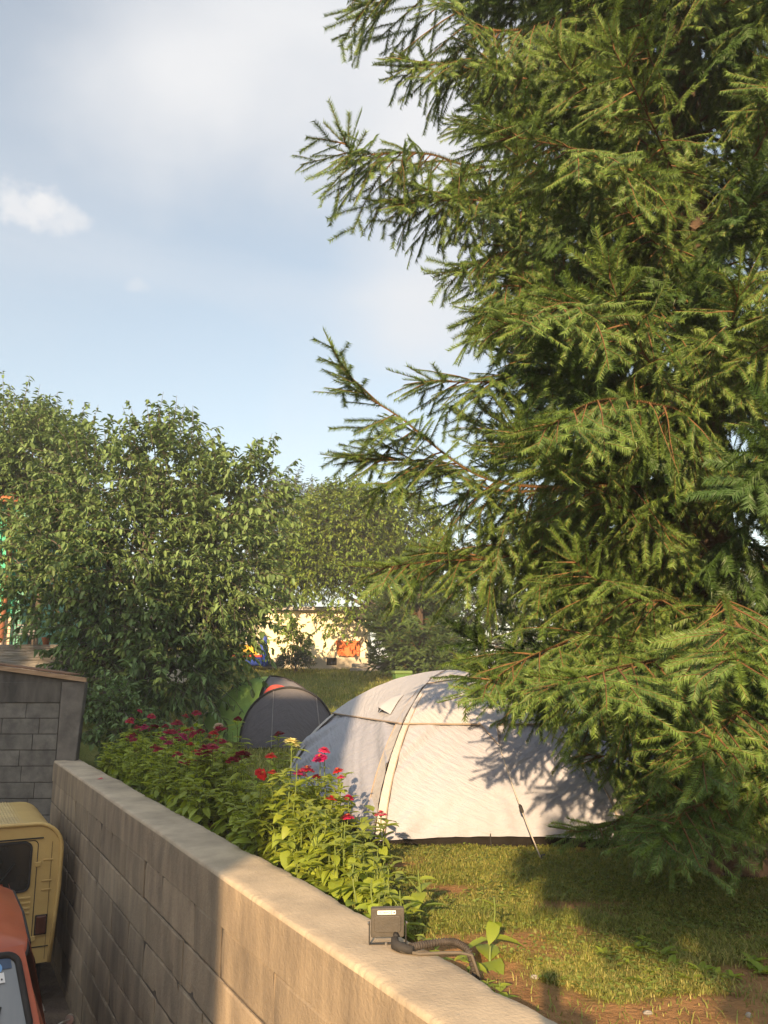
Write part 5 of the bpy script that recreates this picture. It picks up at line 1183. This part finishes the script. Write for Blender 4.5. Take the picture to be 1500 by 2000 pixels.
def haze():
    m = bpy.data.materials.new('haze'); m.use_nodes = True; nt = m.node_tree; nt.nodes.remove(nt.nodes['Principled BSDF'])
    v = nt.nodes.new('ShaderNodeVolumePrincipled'); v.inputs['Color'].default_value = (.86, .91, 1.0, 1); v.inputs['Density'].default_value = .0019; v.inputs['Anisotropy'].default_value = 0
    nt.links.new(v.outputs[0], nt.nodes['Material Output'].inputs['Volume'])
    tag(MB().box(-450, 450, -170, 760, -3.2, 14.5).build('haze', m), 'thin evening haze hanging over the garden', 'haze', kind='stuff')
haze()

# ------------------------------------------------------------------ behind the camera: photographer, terrace and house that cast the shadows
def behind():
    d = MB().box(-6, .55, -9, .30, -2.1, -.65); tag(d.build('house_terrace', concrete, bevel=.01), 'concrete terrace the photographer stands on', 'terrace', kind='structure')
    t = thing('person', 'person standing on the terrace in a dark shirt holding up a phone', 'person', (0.0, -.36, -.65))
    J = {'pel': (0, 0, .86), 'ab': (0, .0, 1.05), 'ch': (0, -.0, 1.24), 'nk': (0, .0, 1.36), 'h0': (0, .015, 1.44), 'h1': (0, .02, 1.55),
         'ls': (-.155, 0, 1.29), 'le': (-.20, .13, 1.12), 'lw': (-.07, .27, 1.42), 'rs': (.155, 0, 1.29), 're': (.20, .13, 1.12), 'rw': (.07, .27, 1.42),
         'lh': (-.09, 0, .80), 'lk': (-.10, .02, .45), 'la': (-.10, -.01, .08), 'lt': (-.11, .14, .03), 'rh': (.09, 0, .80), 'rk': (.10, .02, .45), 'ra': (.10, -.01, .08), 'rt': (.11, .14, .03)}
    E = [('pel', 'ab'), ('ab', 'ch'), ('ch', 'nk'), ('nk', 'h0'), ('h0', 'h1'), ('ch', 'ls'), ('ls', 'le'), ('le', 'lw'), ('ch', 'rs'), ('rs', 're'), ('re', 'rw'), ('pel', 'lh'), ('lh', 'lk'), ('lk', 'la'), ('la', 'lt'), ('pel', 'rh'), ('rh', 'rk'), ('rk', 'ra'), ('ra', 'rt')]
    Rr = dict(pel=.14, ab=.125, ch=.13, nk=.055, h0=.075, h1=.085, ls=.065, le=.042, lw=.027, rs=.065, re=.042, rw=.027, lh=.09, lk=.058, la=.04, lt=.032, rh=.09, rk=.058, ra=.04, rt=.032)
    names = list(J); 
    for s, w in ((-1, 'lw'), (1, 'rw')):
        for k in range(5):
            b = np.array(J[w]); n1, n2 = f'{w}{k}a', f'{w}{k}b'
            J[n1] = tuple(b + np.array((-s * .005 + s * .008 * (k - 2), .045, .03 + .012 * (k - 2)))); J[n2] = tuple(b + np.array((-s * .022, .066, .045 + .016 * (k - 2)))); E += [(w, n1), (n1, n2)]; Rr[n1] = .010; Rr[n2] = .008
    names = list(J); me = bpy.data.meshes.new('body'); me.from_pydata([J[n] for n in names], [(names.index(a), names.index(b)) for a, b in E], [])
    skin = mat('skin_and_clothes', (.36, .22, .16), (.33, .2, .14), 5, .6); me.materials.append(skin)
    o = link('body', me, t); sk = o.modifiers.new('skin', 'SKIN'); lay = me.skin_vertices[0] if me.skin_vertices else None
    if lay:
        for i, n in enumerate(names): lay.data[i].radius = (Rr[n], Rr[n]); lay.data[i].use_root = (i == 0)
    o.modifiers.new('sub', 'SUBSURF').levels = 1; o.modifiers['sub'].render_levels = 1
    MB().lathe([(.02, .0), (.085, .005), (.098, .06), (.085, .13), (.03, .16)], 14, (0, .0, 1.49)).build('hair', rubber_m, t, smooth=True)
    ph = MB().prism(rrect(-.036, .036, -.075, .075, .012), 'y', -.004, .004); tag(ph.build('phone', metal_dk, loc=(.0, -.03, .945), bevel=.002), 'black phone held up by the photographer', 'phone')
    bl = [((.1, -3.1, 2.42), (.45, .5, .13)), ((.75, -3.1, 2.22), (.6, .6, .24)), ((1.5, -3.1, 2.1), (.7, .6, .32)), ((2.3, -3.1, 2.0), (.8, .6, .38)), ((3.2, -3.1, 2.0), (.8, .6, .38)), ((4.2, -3.1, 2.0), (.9, .6, .38)), ((-.35, -3.1, 2.6), (.3, .4, .10))]
    leafy_tree('apple_tree', 'low spreading apple tree beside the terrace, behind the photographer', (2.6, -3.2, -.12), bl, 2300, 16, .11, cherry_m, 41, .09, 1.0, twig_len=(.15, .3), up=.0)
    bl = [((-6.4, -7.6, 7.2), (.8, .8, .8)), ((-7.5, -7.6, 7.6), (1.1, 1, 1.1)), ((-8.8, -7.6, 7.8), (1.3, 1, 1.2)), ((-10.3, -7.6, 8.0), (1.3, 1, 1.3)), ((-12.0, -7.6, 7.9), (1.4, 1, 1.3)), ((-13.8, -7.6, 7.9), (1.4, 1, 1.3))]  # unseen crown added to throw dappled shade on cherry and small tent
    leafy_tree('added_shade_tree', 'unseen broad tree added behind the house to dapple the cherry tree with shade', (-9.5, -9.2, -2.05), bl, 900, 14, .24, walnut_m, 43, .25, 7.0, twig_len=(.4, .8))
    ht = thing('shading_house', 'rendered house behind the photographer that shades the far end of the drive', 'house', (0, 0, 0))
    x1 = -3.13; MB().box(-14, x1, -8.0, -5.6, -2.05, 6.6).build('wall', house_cream, ht)
    MB().box(-14.2, x1, -8.0, -5.4, 6.6, 6.8).build('roof', rooftile_m, ht)
    for z in (.4, 3.4):
        for x in (-5, -8.5): MB().box(x - .6, x + .6, -5.62, -5.58, z, z + 1.4).build('window', glass_dark, ht)
behind()
